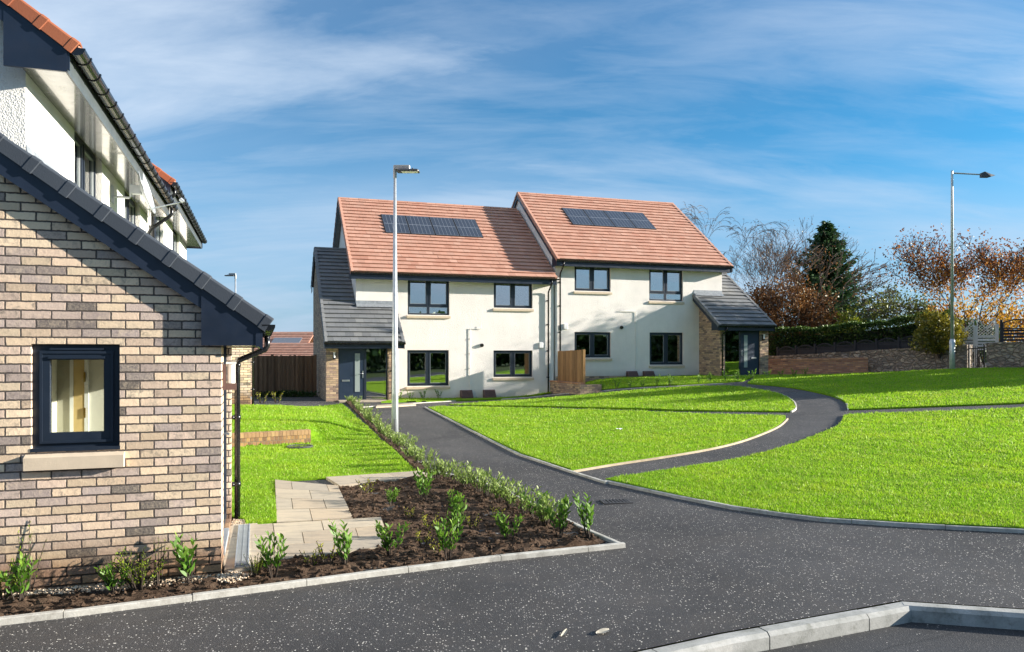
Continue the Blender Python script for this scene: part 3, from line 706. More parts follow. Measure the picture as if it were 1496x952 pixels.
def verge(mb, s, out, be, ze, tp, run, gauge=.32, sgn=1):
    th = math.atan(tp); c, s_ = math.cos(th), math.sin(th); Ls = run/c; nk = max(1,round(Ls/gauge)); g = Ls/nk
    prof = [(.095,.040),(.095,.050),(.0,.056),(-.016,.050),(-.024,.034),(-.026,-.075),(-.018,-.075),(-.014,.03),(.0,.040)]
    def ring(d, sc):
        return [(s-out*(x*1.0+(sc-1)*(-.05 if x < .05 else 0))*-1 if False else s+out*(-x)-0*sc+out*(sc-1)*.1*(1 if x < .05 else 0), be+sgn*(d*c-(n*(1+(sc-1)*1.5))*s_), ze+d*s_+n*(1+(sc-1)*1.5)*c) for x,n in prof]
    for k in range(nk):
        d0, d1 = k*g-.03, (k+1)*g
        rs = [ring(d0,1.03), ring(d0+.006,1.07), ring(d0+.075,1.06), ring(d0+.085,1.0), ring(d1,.97)]
        vs = [v for r in rs for v in r]; n = len(prof)
        fs = [(i*n+k_, i*n+(k_+1)%n, (i+1)*n+(k_+1)%n, (i+1)*n+k_) for i in range(len(rs)-1) for k_ in range(n)]
        fs += [tuple(range(n)), tuple((len(rs)-1)*n+q for q in range(n-1,-1,-1))]
        mb.add(vs, fs, (random.random(), random.random()))
def gutter(mb, s0, s1, b, z, r=.056, step=.9, ring=True):
    prof = [(r*math.cos(a), r*math.sin(a)) for a in np.linspace(math.pi,2*math.pi,9)]+[(r*.88*math.cos(a), r*.88*math.sin(a)) for a in np.linspace(2*math.pi,math.pi,9)]
    mb.prism(prof, s0, s1, lambda p,q: (p, b+q[0], z+q[1]))
    for e in (s0,s1):                                    # stop ends
        half = [(r*1.05*math.cos(a), r*1.05*math.sin(a)) for a in np.linspace(math.pi,2*math.pi,9)]
        mb.prism(half, e-.012, e+.012, lambda p,q: (p, b+q[0], z+q[1]))
    if ring:
        x = s0+.25
        rp = [(r*1.13*math.cos(a), r*1.13*math.sin(a)) for a in np.linspace(math.pi*.97,2.03*math.pi,9)]+[(r*1.01*math.cos(a), r*1.01*math.sin(a)) for a in np.linspace(2.03*math.pi,math.pi*.97,9)]
        while x < s1-.1:
            mb.prism(rp, x, x+.035, lambda p,q: (p, b+q[0], z+q[1])); mb.box(x,x+.035,b+r*1.0,b+r+.035,z-.03,z+.02); x += step
def window(parent, fm, a0, a1, z0, z1, kind, n=.085, sill=True, wname='window', near=False, gl='glass'):
    b = MB(fm); fw, fd = (.062,.07)
    def fr(x0,x1,y0,y1,w,n0,n1,bot=None):
        bt = bot or w
        b.box(x0,x0+w,n0,n1,y0,y1); b.box(x1-w,x1,n0,n1,y0,y1); b.box(x0+w,x1-w,n0,n1,y1-w,y1); b.box(x0+w,x1-w,n0,n1,y0,y0+bt)
    fr(a0+.002,a1-.002,z0+.002,z1-.002,fw,n,n+fd)
    panes = []
    if kind == 'single':
        fr(a0+.052,a1-.052,z0+.056,z1-.056,.078,n-.012,n+.05,.094)
        fr(a0+.056,a1-.056,z0+.062,z1-.062,.02,n-.022,n-.0125)
        panes.append((a0+.128,a1-.128,z0+.15,z1-.134))
        b.box(a0+.13,a1-.13,n-.02,n-.001,z1-.05,z1-.035); b.box(a0+.12,a1-.12,n-.03,n-.013,z1-.125,z1-.105)
        b.box(a0-.004,a1+.004,n-.055,n+.02,z0-.004,z0+.026)
    else:
        m_ = (a0+a1)/2; tr = z0+.36 if kind == 'transom' else z0+.03
        b.box(m_-.05,m_+.05,n-.004,n+fd-.004,z0+fw,z1-fw)
        for x0,x1 in ((a0+fw-.012,m_-.038),(m_+.038,a1-fw+.012)):
            if kind == 'transom':
                b.box(x0,x1,n-.002,n+fd-.006,tr-.045,tr+.02)
                panes.append((x0+.012,x1-.012,z0+fw,tr-.045))
            lo = tr+.021 if kind == 'transom' else z0+fw-.012
            fr(x0,x1,lo,z1-fw+.012,.058,n-.014,n+.05); panes.append((x0+.058,x1-.058,lo+.058,z1-fw-.046))
        b.box(a0+.003,a1-.003,n-.035,n-.001,z0+.004,z0+.034)
    w = b.build(wname, 'frame', parent)
    for x0,x1,y0,y1 in panes:
        g = MB(fm); g.box(x0-.004,x1+.004,n+.022,n+.034,y0-.004,y1+.004); g.build('pane', gl, w)
        if kind != 'single':
            g = MB(fm); e = .012
            for q in ((x0,x0+e,y0,y1),(x1-e,x1,y0,y1),(x0+e,x1-e,y0,y0+e),(x0+e,x1-e,y1-e,y1)): g.box(q[0],q[1],n+.004,n+.021,q[2],q[3])
            g.build('glazing_bead', 'lampgrey', w)
    if sill:
        g = MB(fm); h = .13 if not near else .15; e = .04
        vs = [(a0-e,-.065,z0-h),(a1+e,-.065,z0-h),(a1+e,-.065,z0-.045),(a0-e,-.065,z0-.045),(a0-e,n,z0-h),(a1+e,n,z0-h),(a1+e,n,z0-.004),(a0-e,n,z0-.004)]
        g.add(vs, [(0,1,2,3),(3,2,6,7),(4,7,6,5),(0,4,5,1),(0,3,7,4),(1,5,6,2)]); g.build('sill', 'sillstone', w)
    return w
def house(label, origin, yaw, z0, mir, d=1.65, be_w=None, near=False, solar=None, step_side=None, gable_window=False, group=None, hdz=0):
    h = thing('semi_detached_house', label, 'house', (origin[0],origin[1],z0), yaw, group)
    sg = -1 if mir else 1
    L = lambda a,b,c: (sg*a,b,c)
    fac = lambda a,n,z: (sg*a,n,z)
    mk = lambda f=L: MB(f)
    BR = 'brick_near' if near else 'brick_far'; HA = 'harling_near' if near else 'harling'; SL = 'tile_slate_near' if near else 'tile_slate'
    S0, S1 = -1.05, 7.12 if not mir else 7.05
    ze, be = 4.92, -.46
    rb = 4.75; zr = ze+TP36*(rb-be)                        # main ridge
    wt = [(be+.0,ze)]
    zroof = lambda b: ze+TP36*(b-be)-.06 if b < rb else ze+TP36*(2*rb-b-be)-.06
    # --- rendered walls
    holesF = [(.96,2.64,3.35,4.79),(4.5,6.18,3.69,4.78),(.94,2.62,.53,1.95),(4.49,6.18,.85,1.94)]
    w = mk(); wall(w, S0, S1, -.7, [(S0,4.86),(S1,4.86)], holesF, .3)
    D = 2*rb
    for s_ in (S0, S1-.3):
        g = MB(lambda a,n,z,s_=s_: L(s_+n, a, z))
        wall(g, .3, D-.3, -.7, [(.3,zroof(.3)),(rb,zroof(rb)),(D-.3,zroof(D-.3))], [], .3)
        w.v += g.v; n0 = len(w.v)-len(g.v); w.f += [tuple(i+n0 for i in f) for f in g.f]; w.uv += g.uv
    g = MB(lambda a,n,z: L(a, D-.3+n, z)); wall(g, S0, S1, -.7, [(S0,4.86),(S1,4.86)], [], .3)
    n0 = len(w.v); w.v += g.v; w.f += [tuple(i+n0 for i in f) for f in g.f]; w.uv += g.uv
    for s_ in (S0, S1-.3):                                  # close the gable strips over the front and back walls
        for b0,b1 in ((0,.3),(D-.3,D)): w.add([(s_,b0,4.86),(s_,b1,4.86),(s_,b1,zroof(b1)),(s_,b0,zroof(b0)),(s_+.3,b0,4.86),(s_+.3,b1,4.86),(s_+.3,b1,zroof(b1)),(s_+.3,b0,zroof(b0))], [(0,1,2,3),(4,7,6,5)])
    w.build('wall', HA, h)
    i = mk(); i.box(S0+.31,S1-.31,.31,D-.31,.02,.10); i.box(S0+.31,S1-.31,.31,D-.31,2.5,2.62); i.box(S0+.31,S1-.31,4.2,4.3,.11,2.49); i.box(3.5,3.6,.31,4.19,.11,2.49)
    i.box(S0+.31,S1-.31,4.2,4.3,2.63,4.85); i.box(3.5,3.6,.31,4.19,2.63,4.85); i.box(S0+.31,S1-.31,.31,D-.31,4.86,4.9)
    i.build('interior_wall', 'interior', h)
    kinds = ['transom','pair','pair','pair']
    for (a0,a1,zz0,zz1),k in zip(holesF,kinds): window(h, fac, a0, a1, zz0, zz1, k)
    # --- main roof
    SR0, SR1 = S0-.24, S1+(.10 if mir else .0)
    r = mk(); tiles(r, SR0, SR1, be, ze, TP36, rb-be); slab_under(r, SR0, SR1, be, ze, TP36, rb-be)
    tiles(r, SR0, SR1, 2*rb-be, ze, TP36, rb-be, sgn=-1); slab_under(r, SR0, SR1, 2*rb-be, ze, TP36, rb-be, -1)
    x = SR0
    while x < SR1-.05:                                      # ridge tiles
        e = min(SR1, x+.44); pr = [(.12*math.sin(a), .10*math.cos(a)-.06) for a in np.linspace(-1.45,1.45,7)]; pr += [(q[0]*.85,q[1]-.02) for q in pr[::-1]]
        r.prism(pr, x+.004, e-.004, lambda p,q: (p, rb+q[0], zr+.03+q[1]), (random.random(),random.random())); x = e
    r.build('roof', 'tile_red', h)
    for s_, o_ in ((SR0,-1),(SR1,1)):
        if o_ == 1 and not mir: continue
        for b_, sn in ((be-.01,1),(2*rb-be+.01,-1)):
            v = mk(); verge(v, s_, o_, b_, ze, TP36, rb-be, sgn=sn); v.build('verge_tiles', 'verge_orange' if near else 'tile_red', h)
    for s_, o_ in ((SR0,1),(SR1,-1)):
        if o_ == -1 and not mir: continue
        for sn in (1,-1):
            bg = mk()
            B = lambda b: b if sn == 1 else 2*rb-b
            pts = [(be+.03,-.02),(rb,-.02),(rb,-.27),(be+.03,-.27)]
            bg.prism([(B(b),ze+TP36*(b-be)+q) for b,q in pts], s_, s_+o_*.022, lambda p,q: (p,q[0],q[1]))
            bxe = [(be+.05,4.66),(be+.58,4.66),(be+.58,ze+TP36*.58-.05),(be+.05,ze+.0)]
            bg.prism([(B(b),q) for b,q in bxe], s_-o_*.004, s_+o_*.024, lambda p,q: (p,q[0],q[1]))
            bg.build('bargeboard', 'navy', h)
    sf = mk(); sf.box(SR0+.026,SR1-.03,be+.07,.0-.002,4.69,4.705); sf.build('soffit', 'soffit', h)
    sf = mk(); sf.box(SR0+.026,SR1-.03,D+.002,D-be-.07,4.69,4.705); sf.build('soffit', 'soffit', h)
    for sn in (1,-1):
        sf = mk()
        B = lambda b: b if sn == 1 else 2*rb-b
        sf.prism([(B(be+.6),ze+TP36*.6-.2),(B(rb),zr-.2),(B(rb),zr-.19),(B(be+.6),ze+TP36*.6-.19)], SR0+.025, S0-.002, lambda p,q: (p,q[0],q[1]))
        sf.build('soffit', 'soffit', h)
    for y0_ in (be+.05, D-be-.068):
        fs = mk(); fs.box(SR0+.026,SR1-.026,y0_,y0_+.018,4.66,4.90); fs.build('fascia', 'navy' if not near else 'fascia_grey', h)
    gt = mk(); gutter(gt, SR0+.0, SR1+(.02 if mir else .04), be-.03 if near else be-.015, ze-.02, r=.074 if near else .056, step=.46 if near else .8); gt.build('gutter', 'gutter', h)
    dp = mk(); sx = 6.86
    dp.tube([(sx,be-.015,ze-.06),(sx,be-.015,ze-.2),(sx,be+.02,ze-.25),(sx,-.10,ze-.52),(sx,-.065,ze-.6),(sx,-.065,-.25)], .034, 10)
    for zz in (.8,1.9,3.0,4.0): dp.tube([(sx,-.065,zz),(sx,-.065,zz+.05)], .042, 10); dp.box(sx-.06,sx+.06,-.03,0,zz+.005,zz+.045)
    dp.build('downpipe', 'gutter', h, True)
    # --- brick wing and porch
    bw = be_w if be_w is not None else -d-.40
    zw, tpw = 2.22, .70; rbw = 3.8; zrw = zw+tpw*(rbw-bw); back = 5.9; zrt = lambda b: (zw+tpw*(b-bw) if b < rbw else zrw-tpw*(b-rbw))
    W0, W1 = -2.3, .14
    q = mk()
    door_hole = (-1.87,-.09,.0,2.08)
    wall(q, W0, W1, -.7, [(W0,zrt(-d)-.08),(W1,zrt(-d)-.08)], [door_hole], .102, -d)
    gh = [(-1.85+.362-d+1.85,-1.85+1.031-d+1.85,0,0)]
    holesG = [(-d+.819,-d+1.488,1.115,2.02)] if gable_window else []
    def addwall(tr, *a):
        g = MB(tr); wall(g, *a); n0 = len(q.v); q.v += g.v; q.f += [tuple(i+n0 for i in f) for f in g.f]; q.uv += g.uv
    addwall(lambda a,n,z: L(W0+n,a,z), -d+.102, back-.3, -.7, [(-d+.102,zrt(-d+.102)-.08),(rbw,zrw-.08),(back-.3,zrt(back-.3)-.08)], holesG, .102)
    addwall(lambda a,n,z: L(W1-.102+n,a,z), -d+.102, -.002, -.7, [(-d+.102,zrt(-d)-.08),(-.002,zrt(0)-.08)], [], .102)
    addwall(lambda a,n,z: L(a,back-.3+n,z), W0, S0-.002, -.7, [(W0,zrt(back-.3)-.08),(S0-.002,zrt(back-.3)-.08)], [], .102)
    q.build('brick_wall', BR, h)
    iw = mk(); iw.box(W0+.11,W1-.11,-d+.11,-.31,-.05,.02)
    if gable_window:                                        # the hall seen through the gable window
        e_ = W1-.112
        iw.box(e_-.02,e_,-d+.11,-.01,.021,2.5); iw.box(-1.0,e_-.021,-.03,-.01,.021,2.5); iw.box(W0+.11,-1.001,.6,.62,.021,2.6); iw.box(W0+.11,e_-.02,-d+.11,.59,2.45,2.47)
    iw.build('interior_wall', 'softwhite' if gable_window else 'interior', h)
    if gable_window:
        t_ = mk(); t_.box(e_-.05,e_-.021,-.195,-.16,.03,2.1); t_.box(e_-.05,e_-.021,-.345,-.305,.03,2.1); t_.build('door_casing', 'white', h)
        t_ = mk(); t_.box(e_-.045,e_-.022,-.304,-.196,.03,2.08); dd_ = t_.build('inner_door', 'tandoor', h)
        t_ = mk(); t_.box(e_-.032,e_-.0205,-.159,-.03,.03,2.45); t_.build('interior_wall', 'greige', h)
        for zz in (.35,1.22,1.62):
            t_ = mk(); t_.box(e_-.062,e_-.051,-.318,-.298,zz,zz+.11); t_.build('hinge', 'brass', dd_)
        t_ = mk(); t_.box(e_-.034,e_-.0205,-1.7,-.346,.022,.14); t_.build('skirting', 'white', h)
    WR0, WR1 = W0-.075, W1+.33
    r = mk(); run0 = 0-bw
    tiles(r, WR0, WR1, bw, zw, tpw, run0-.01, .30); slab_under(r, WR0, WR1, bw, zw, tpw, run0-.01)
    z1 = zw+tpw*run0
    tiles(r, WR0, S0-.004, 0, z1, tpw, rbw, .30); slab_under(r, WR0, S0-.004, 0, z1, tpw, rbw)
    tiles(r, WR0, S0-.004, back, zrw-tpw*(back-rbw), tpw, back-rbw, .30, sgn=-1); slab_under(r, WR0, S0-.004, back, zrw-tpw*(back-rbw), tpw, back-rbw, -1)
    x = WR0
    while x < S0-.05:
        e = min(S0-.005, x+.44); pr = [(.12*math.sin(a), .10*math.cos(a)-.06) for a in np.linspace(-1.45,1.45,7)]; pr += [(p[0]*.85,p[1]-.02) for p in pr[::-1]]
        r.prism(pr, x+.004, e-.004, lambda p,qq: (p, rbw+qq[0], zrw+.03+qq[1]), (random.random(),random.random())); x = e
    r.build('lower_roof', SL, h)
    for va in ((WR0,-1,bw-.01,zw,tpw,rbw-bw,.32,1),(WR0,-1,back,zrw-tpw*(back-rbw),tpw,back-rbw,.32,-1),(WR1,1,bw-.01,zw,tpw,run0-.02,.32,1)):
        v = mk(); verge(v, *va); v.build('lower_verge_tiles', SL, h)
    lf = mk(); lf.prism([(-.012,z1+.10),(-.003,z1+.16),(-.003,z1-.04),(-.20,z1-.095),(-.20,z1-.085),(-.03,z1+.035)], S0-.25 if False else -1.05, WR1-.05, lambda p,qq: (p,qq[0],qq[1]+.05)); lf.build('lead_flashing', 'lead', h)
    for s_,o_,bb in ((WR0,1,rbw),(WR1,-1,-.004)):
        bg = mk()
        pts = [(bw+.03,-.03),(bb,-.03),(bb,-.265),(bw+.03,-.265)]
        bg.prism([(b,zw+tpw*(b-bw)+k) for b,k in pts], s_, s_+o_*.02, lambda p,qq: (p,qq[0],qq[1]))
        bxe = [(bw+.085,2.01),(bw+.545,2.01),(bw+.545,zw+tpw*.545-.04),(bw+.085,zw+tpw*.085-.04)]
        bg.prism(bxe, s_-o_*.006, s_+o_*.02, lambda p,qq: (p,qq[0],qq[1]))
        bg.box(min(s_-o_*.012,s_-o_*.0065),max(s_-o_*.012,s_-o_*.0065),bw+.05,bw+.09,2.0,zw+.0)
        bg.build('lower_bargeboard', 'navy', h)
    bg = mk(); zb = zrw-tpw*(back-rbw)
    bg.prism([(rbw,zrw-.03),(back-.02,zb-.03),(back-.02,zb-.3),(rbw,zrw-.265)], WR0, WR0+.02, lambda p,qq: (p,qq[0],qq[1]))
    bg.prism([(back-.03,zb-.25),(back-.45,zb-.25),(back-.45,zb+.25),(back-.03,zb-.02)], WR0-.006, WR0+.02, lambda p,qq: (p,qq[0],qq[1]))
    bg.build('lower_bargeboard', 'navy', h)
    fs = mk(); fs.box(WR0+.021,WR1-.021,bw+.06,bw+.08,2.0,2.20); fs.build('lower_fascia', 'navy', h)
    sf = mk(); sf.box(WR0+.021,WR1-.021,bw+.081,-d-.003,2.02,2.032); sf.build('lower_soffit', 'soffit', h)
    gt = mk(); gutter(gt, WR0-.02, WR1+.02, bw-.02, zw-.02, step=.6); gt.build('lower_gutter', 'gutter', h)
    dp = mk(); sx = .07; gb = bw-.02
    dp.tube([(sx,gb,zw-.06),(sx,gb,zw-.19),(sx,gb+.02,zw-.23),(sx,-d-.085,zw-.36),(sx,-d-.065,zw-.42),(sx,-d-.065,-.12)], .034, 12)
    for zz in (.35,1.15): dp.tube([(sx,-d-.065,zz),(sx,-d-.065,zz+.05)], .042, 12); dp.box(sx-.055,sx+.055,-d-.03,-d,zz+.005,zz+.045)
    dp.tube([(sx,-d-.065,zw-.44),(sx,-d-.065,zw-.40)], .041, 12)
    dp.build('lower_downpipe', 'gutter', h, True)
    # --- door set
    n = -d+.05
    f = mk()
    for a0,a1,zz0,zz1 in ((-1.868,-1.82,.02,2.078),(-.138,-.092,.02,2.078),(-.94,-.86,.02,2.03),(-1.819,-.139,2.031,2.078),(-.859,-.139,.02,.09)): f.box(a0,a1,n,n+.06,zz0,zz1)
    f.build('door_frame', 'frame', h)
    dr = mk(); dr.box(-1.818,-.942,n+.012,n+.052,.06,2.028)
    for gx_ in (-1.70,-1.58,-1.46): dr.box(gx_,gx_+.006,n+.0105,n+.0125,.12,1.98)
    door = dr.build('door', 'doorblue', h)
    g = mk(); g.box(-1.27,-1.09,n+.004,n+.0115,.42,1.82); g.build('door_glazing', 'frosted', door)
    g = mk(); g.box(-1.29,-1.271,n+.002,n+.0118,.40,1.84); g.box(-1.089,-1.07,n+.002,n+.0118,.40,1.84); g.box(-1.27,-1.09,n+.002,n+.0118,1.821,1.84); g.box(-1.27,-1.09,n+.002,n+.0118,.40,.419); g.build('glazing_bead', 'doorblue', door)
    g = mk(); g.box(-1.005,-.965,n-.006,n+.0115,.92,1.18); g.tube([(-.985,n-.006,1.09),(-.985,n-.055,1.09),(-1.0,n-.06,1.09),(-1.10,n-.06,1.09)], .011, 8); g.build('handle', 'steel', door)
    g = mk(); g.cbox(-1.73,-1.46,n-.004,n+.0115,.80,.865,.003); g.build('letterbox', 'steel', door)
    g = mk(); g.box(-1.82,-.86,n-.06,n+.03,.002,.058); g.build('threshold', 'galv', h)
    g = mk(); g.box(-.862,-.136,n+.028,n+.040,.088,2.033); g.build('sidelight_pane', 'glass' if not near else 'glass_clear', h)
    # --- fittings
    g = mk(); g.box(-2.06,-1.98,-d-.03,-d,1.60,1.84); g.box(-2.055,-1.985,-d-.12,-d-.031,1.60,1.66); lamp = g.build('wall_lamp', 'black' if not near else 'meterbrown', h)
    g = mk(); g.tube([(-2.02,-d-.075,1.661),(-2.02,-d-.075,1.84)], .036, 10); g.box(-2.06,-1.98,-d-.118,-d-.031,1.841,1.86); g.build('lamp_shade', 'opal', lamp)
    if gable_window:
        gw = holesG[0]
        window(h, lambda a,n,z: L(W0+n,a,z), gw[0], gw[1], gw[2], gw[3], 'single', n=.05, near=True, gl='glass_clear')
    else:
        for a_,z_ in ((4.16,4.76),(3.99,2.15)):
            g = mk(); g.tube([(a_,-.001,z_),(a_,-.05,z_),(a_,-.09,z_-.01)], [.075,.075,.06], 12); g.build('vent', 'black', h)
        if not mir:
            pp = [(3.5,-.03,.25),(3.5,-.03,2.80),(3.52,-.04,2.83),(4.05,-.05,2.83)]
        else:
            pp = [(3.3,-.03,.15),(3.3,-.03,2.82),(3.32,-.04,2.85),(4.06,-.05,2.87)]
        g = mk(); g.tube(pp, .013, 6)
        for zz in (.6,1.2,1.8,2.4): g.box(pp[0][0]-.03,pp[0][0]+.03,-.05,0,zz,zz+.03)
        if not mir: g.tube([(3.93,-.05,2.83),(3.93,-.05,2.95)], .012, 6)
        g.build('overflow_pipe', 'white', h)
        g = mk(); ax_ = 6.55 if not mir else 6.6; g.cbox(ax_-.09,ax_+.09,-.07,-.001,2.05,2.28,.02); g.build('alarm_box', 'white', h)
        for mx_ in ((3.32,4.28) if not mir else (2.72,3.52)):
            g = mk(); bz = .0 if not mir else -.08
            vs = [(mx_-.24,-.30,bz-.3),(mx_+.24,-.30,bz-.3),(mx_+.24,-.001,bz-.3),(mx_-.24,-.001,bz-.3),(mx_-.24,-.30,bz+.08),(mx_+.24,-.30,bz+.08),(mx_+.24,-.001,bz+.34),(mx_-.24,-.001,bz+.34),(mx_-.24,-.10,bz+.34),(mx_+.24,-.10,bz+.34)]
            g.add(vs, [(0,1,5,4),(4,5,9,8),(8,9,6,7),(1,2,6,9,5),(0,4,8,7,3),(3,7,6,2)])
            for k in range(5): 
                t0 = .12+k*.16; y0 = -.30+.2*t0; z_ = bz+.08+.26*t0
                g.box(mx_-.2,mx_+.2,y0-.012,y0+.006,z_-.004,z_+.012)
            g.build('meter_box', 'meterbrown', h)
    if solar is not None:
        th = math.atan(TP36); c, s_ = math.cos(th), math.sin(th)
        for k in range(4):
            x0 = solar+k*1.066; x1 = x0+1.058; d0 = 2.62/c; d1 = d0+1.72
            P = lambda s,dd,nn: L(s, be+dd*c-nn*s_, ze+dd*s_+nn*c)
            me = bpy.data.meshes.new('solar_panel')
            fr_ = .03
            vs = [P(s,dd,nn) for nn in (.035,.072) for dd in (d0,d1) for s in (x0,x1)]
            top = [P(s,dd,.0745) for dd in (d0+fr_,d1-fr_) for s in (x0+fr_,x1-fr_)]
            me.from_pydata(vs, [], [(0,1,3,2),(4,6,7,5),(0,4,5,1),(2,3,7,6),(0,2,6,4),(1,5,7,3)]); me.materials.append(M['black'])
            po = bpy.data.objects.new('solar_panel', me); C.objects.link(po); po.parent = h
            m2 = bpy.data.meshes.new('solar_cells'); m2.from_pydata(top, [], [(0,1,3,2)]); u_ = m2.uv_layers.new(name='tint')
            for li, uvv in enumerate(((0,0),(1,0),(1,1),(0,1))): u_.data[li].uv = uvv
            m2.materials.append(M['solar']); so = bpy.data.objects.new('solar_cells', m2); C.objects.link(so); so.parent = po
    if step_side:                                           # weathered abutment along the lower neighbour's roof
        pass
    return h
E1 = house('far cream house with the lower red roof, its dark slate wing on the left', (FO.x,FO.y), TH, .2, False, solar=.42)
o2 = FO+U*14.25
E2 = house('far cream house with the higher red roof, its grey slate porch on the right', (o2.x,o2.y), TH, .99, True, solar=1.1)
g = MB(lambda a,b,c: (-a,b,c)); g.box(2.5,7.04,-.012,-.001,-.4,.06); g.build('brick_base', 'brick_far', E2)
A1 = house('near house cut by the left edge, buff brick wing with a small navy window', (OA.x,OA.y), TH+math.pi/2, .08, False, d=DA, be_w=-2.235, near=True, gable_window=True)
oB = OA+V*14.25
A2 = house('house behind the near brick wing, only its orange verge, gutter and brick porch showing', (oB.x,oB.y), TH+math.pi/2, .58, True, d=DA, be_w=-2.27, near=True)
# satellite dish on the near house
def dish(parent, a, z):
    ax = Vector((-.05,-.95,.28)).normalized(); c = Vector((a,-.42,z)); x = ax.cross(Vector((0,0,1))).normalized(); y = x.cross(ax)
    b = MB(); vs = [tuple(c)]; n = 24; fs = []
    for j in range(1,6):
        r = j/5
        for k in range(n):
            t = 2*math.pi*k/n; p = c+(x*math.cos(t)*.33+y*math.sin(t)*.37)*r+ax*(.07*r*r); vs.append(tuple(p))
    fs = [(0,1+k,1+(k+1)%n) for k in range(n)]+[(1+j*n+k,1+(j+1)*n+k,1+(j+1)*n+(k+1)%n,1+j*n+(k+1)%n) for j in range(4) for k in range(n)]
    b.add(vs, fs); m0 = len(vs); b.add([tuple(Vector(v)-ax*.012) for v in vs], [tuple(reversed(f)) for f in fs])
    b.tube([tuple(c+(x*math.cos(2*math.pi*k/n)*.333+y*math.sin(2*math.pi*k/n)*.373)+ax*.068) for k in range(n+1)], .007, 6)
    o = b.build('satellite_dish', 'galv', parent, True)
    b = MB(); b.box(a-.08,a+.08,-.015,0,z-.22,z+.05); b.tube([(a,-.01,z-.12),(a,-.24,z-.12),(a,-.26,z-.1),(a,-.26,z+.1)], .02, 8); b.box(a-.06,a+.06,-.41,-.25,z-.06,z+.07); b.build('bracket', 'galv', o)
    e = c+ax*.55-y*.30; b = MB(); b.tube([tuple(c-y*.30+ax*.0), tuple(e)], .012, 8); b.tube([tuple(e-ax*.02+y*.0), tuple(e+y*.05-ax*.05)], .03, 10); b.build('arm', 'galv', o)
dish(A1, 3.4, 4.47)

# ------------------------------------------------------------------ vegetation builders
def leaf_mesh(name, base, direc, length, width, m, parent=None, fold=.25, uv=None, k=6):
    # base (n,3), direc (n,3) unit, one pointed leaf each with a folded midrib
    n = len(base); rnd = rng.normal(size=(n,3)); side = np.cross(direc, rnd); side /= np.linalg.norm(side,axis=1)[:,None]+1e-9
    nrm = np.cross(side, direc); L = length[:,None]; W = width[:,None]
    tip = base+direc*L-nrm*L*.12
    a = base+direc*L*.32+side*W*.5+nrm*W*fold; b = base+direc*L*.70+side*W*.40+nrm*W*fold*.6-nrm*L*.05
    c = base+direc*L*.70-side*W*.40+nrm*W*fold*.6-nrm*L*.05; d = base+direc*L*.32-side*W*.5+nrm*W*fold
    if k == 4: V_ = np.stack([base, base+direc*L*.5+side*W*.5+nrm*W*fold, tip, base+direc*L*.5-side*W*.5+nrm*W*fold],1)
    else: V_ = np.stack([base,a,b,tip,c,d],1)
    if uv is None: uv = rng.random((n,2))
    return np_mesh(name, V_.reshape(-1,3), k, uv, m, parent)
def unit(a): return a/(np.linalg.norm(a,axis=1)[:,None]+1e-9)
def shrub(name, h, nst, nl, ll, m, spread=.5, label=None, cat='shrub', group=None, stems=True, updir=.55):
    root = thing(name, label, cat, (0,0,0), 0, group)
    B_, D_, Lg = [], [], []; b = MB()
    for i in range(nst):
        a = random.random()*6.28; sp = spread*random.uniform(.3,1)*h; hh = h*random.uniform(.65,1.0)
        p0 = Vector((math.cos(a)*.02,math.sin(a)*.02,-.03)); p3 = Vector((math.cos(a)*sp,math.sin(a)*sp,hh)); mid = p0.lerp(p3,.5)+Vector((0,0,hh*.08))
        pts = [p0,p0.lerp(mid,.5),mid,mid.lerp(p3,.55),p3]; b.tube(pts, [.006,.005,.004,.003,.002], 5)
        for k in range(nl):
            t = .22+.78*(k+random.random())/nl; p = pts[min(3,int(t*4))].lerp(pts[min(4,int(t*4)+1)], t*4-int(t*4)) if t < 1 else p3
            an = k*2.4+random.random(); tg = (p3-mid).normalized()
            out = Vector((math.cos(an),math.sin(an),0)); dd = (out*(1-updir)+tg*updir+Vector((0,0,.15))).normalized()
            B_.append(tuple(p)); D_.append(tuple(dd)); Lg.append(ll*random.uniform(.65,1.1)*(1.0-.25*t))
    B_, D_, Lg = np.array(B_), np.array(D_), np.array(Lg)
    uv = np.stack([np.clip(.15+.75*(B_[:,2]/h)*rng.random(len(B_))+.15*rng.random(len(B_)),0,1), rng.random(len(B_))],1)
    leaf_mesh('foliage', B_, D_, Lg, Lg*.35, m, root, uv=uv)
    b.build('stem', 'bark', root); return root
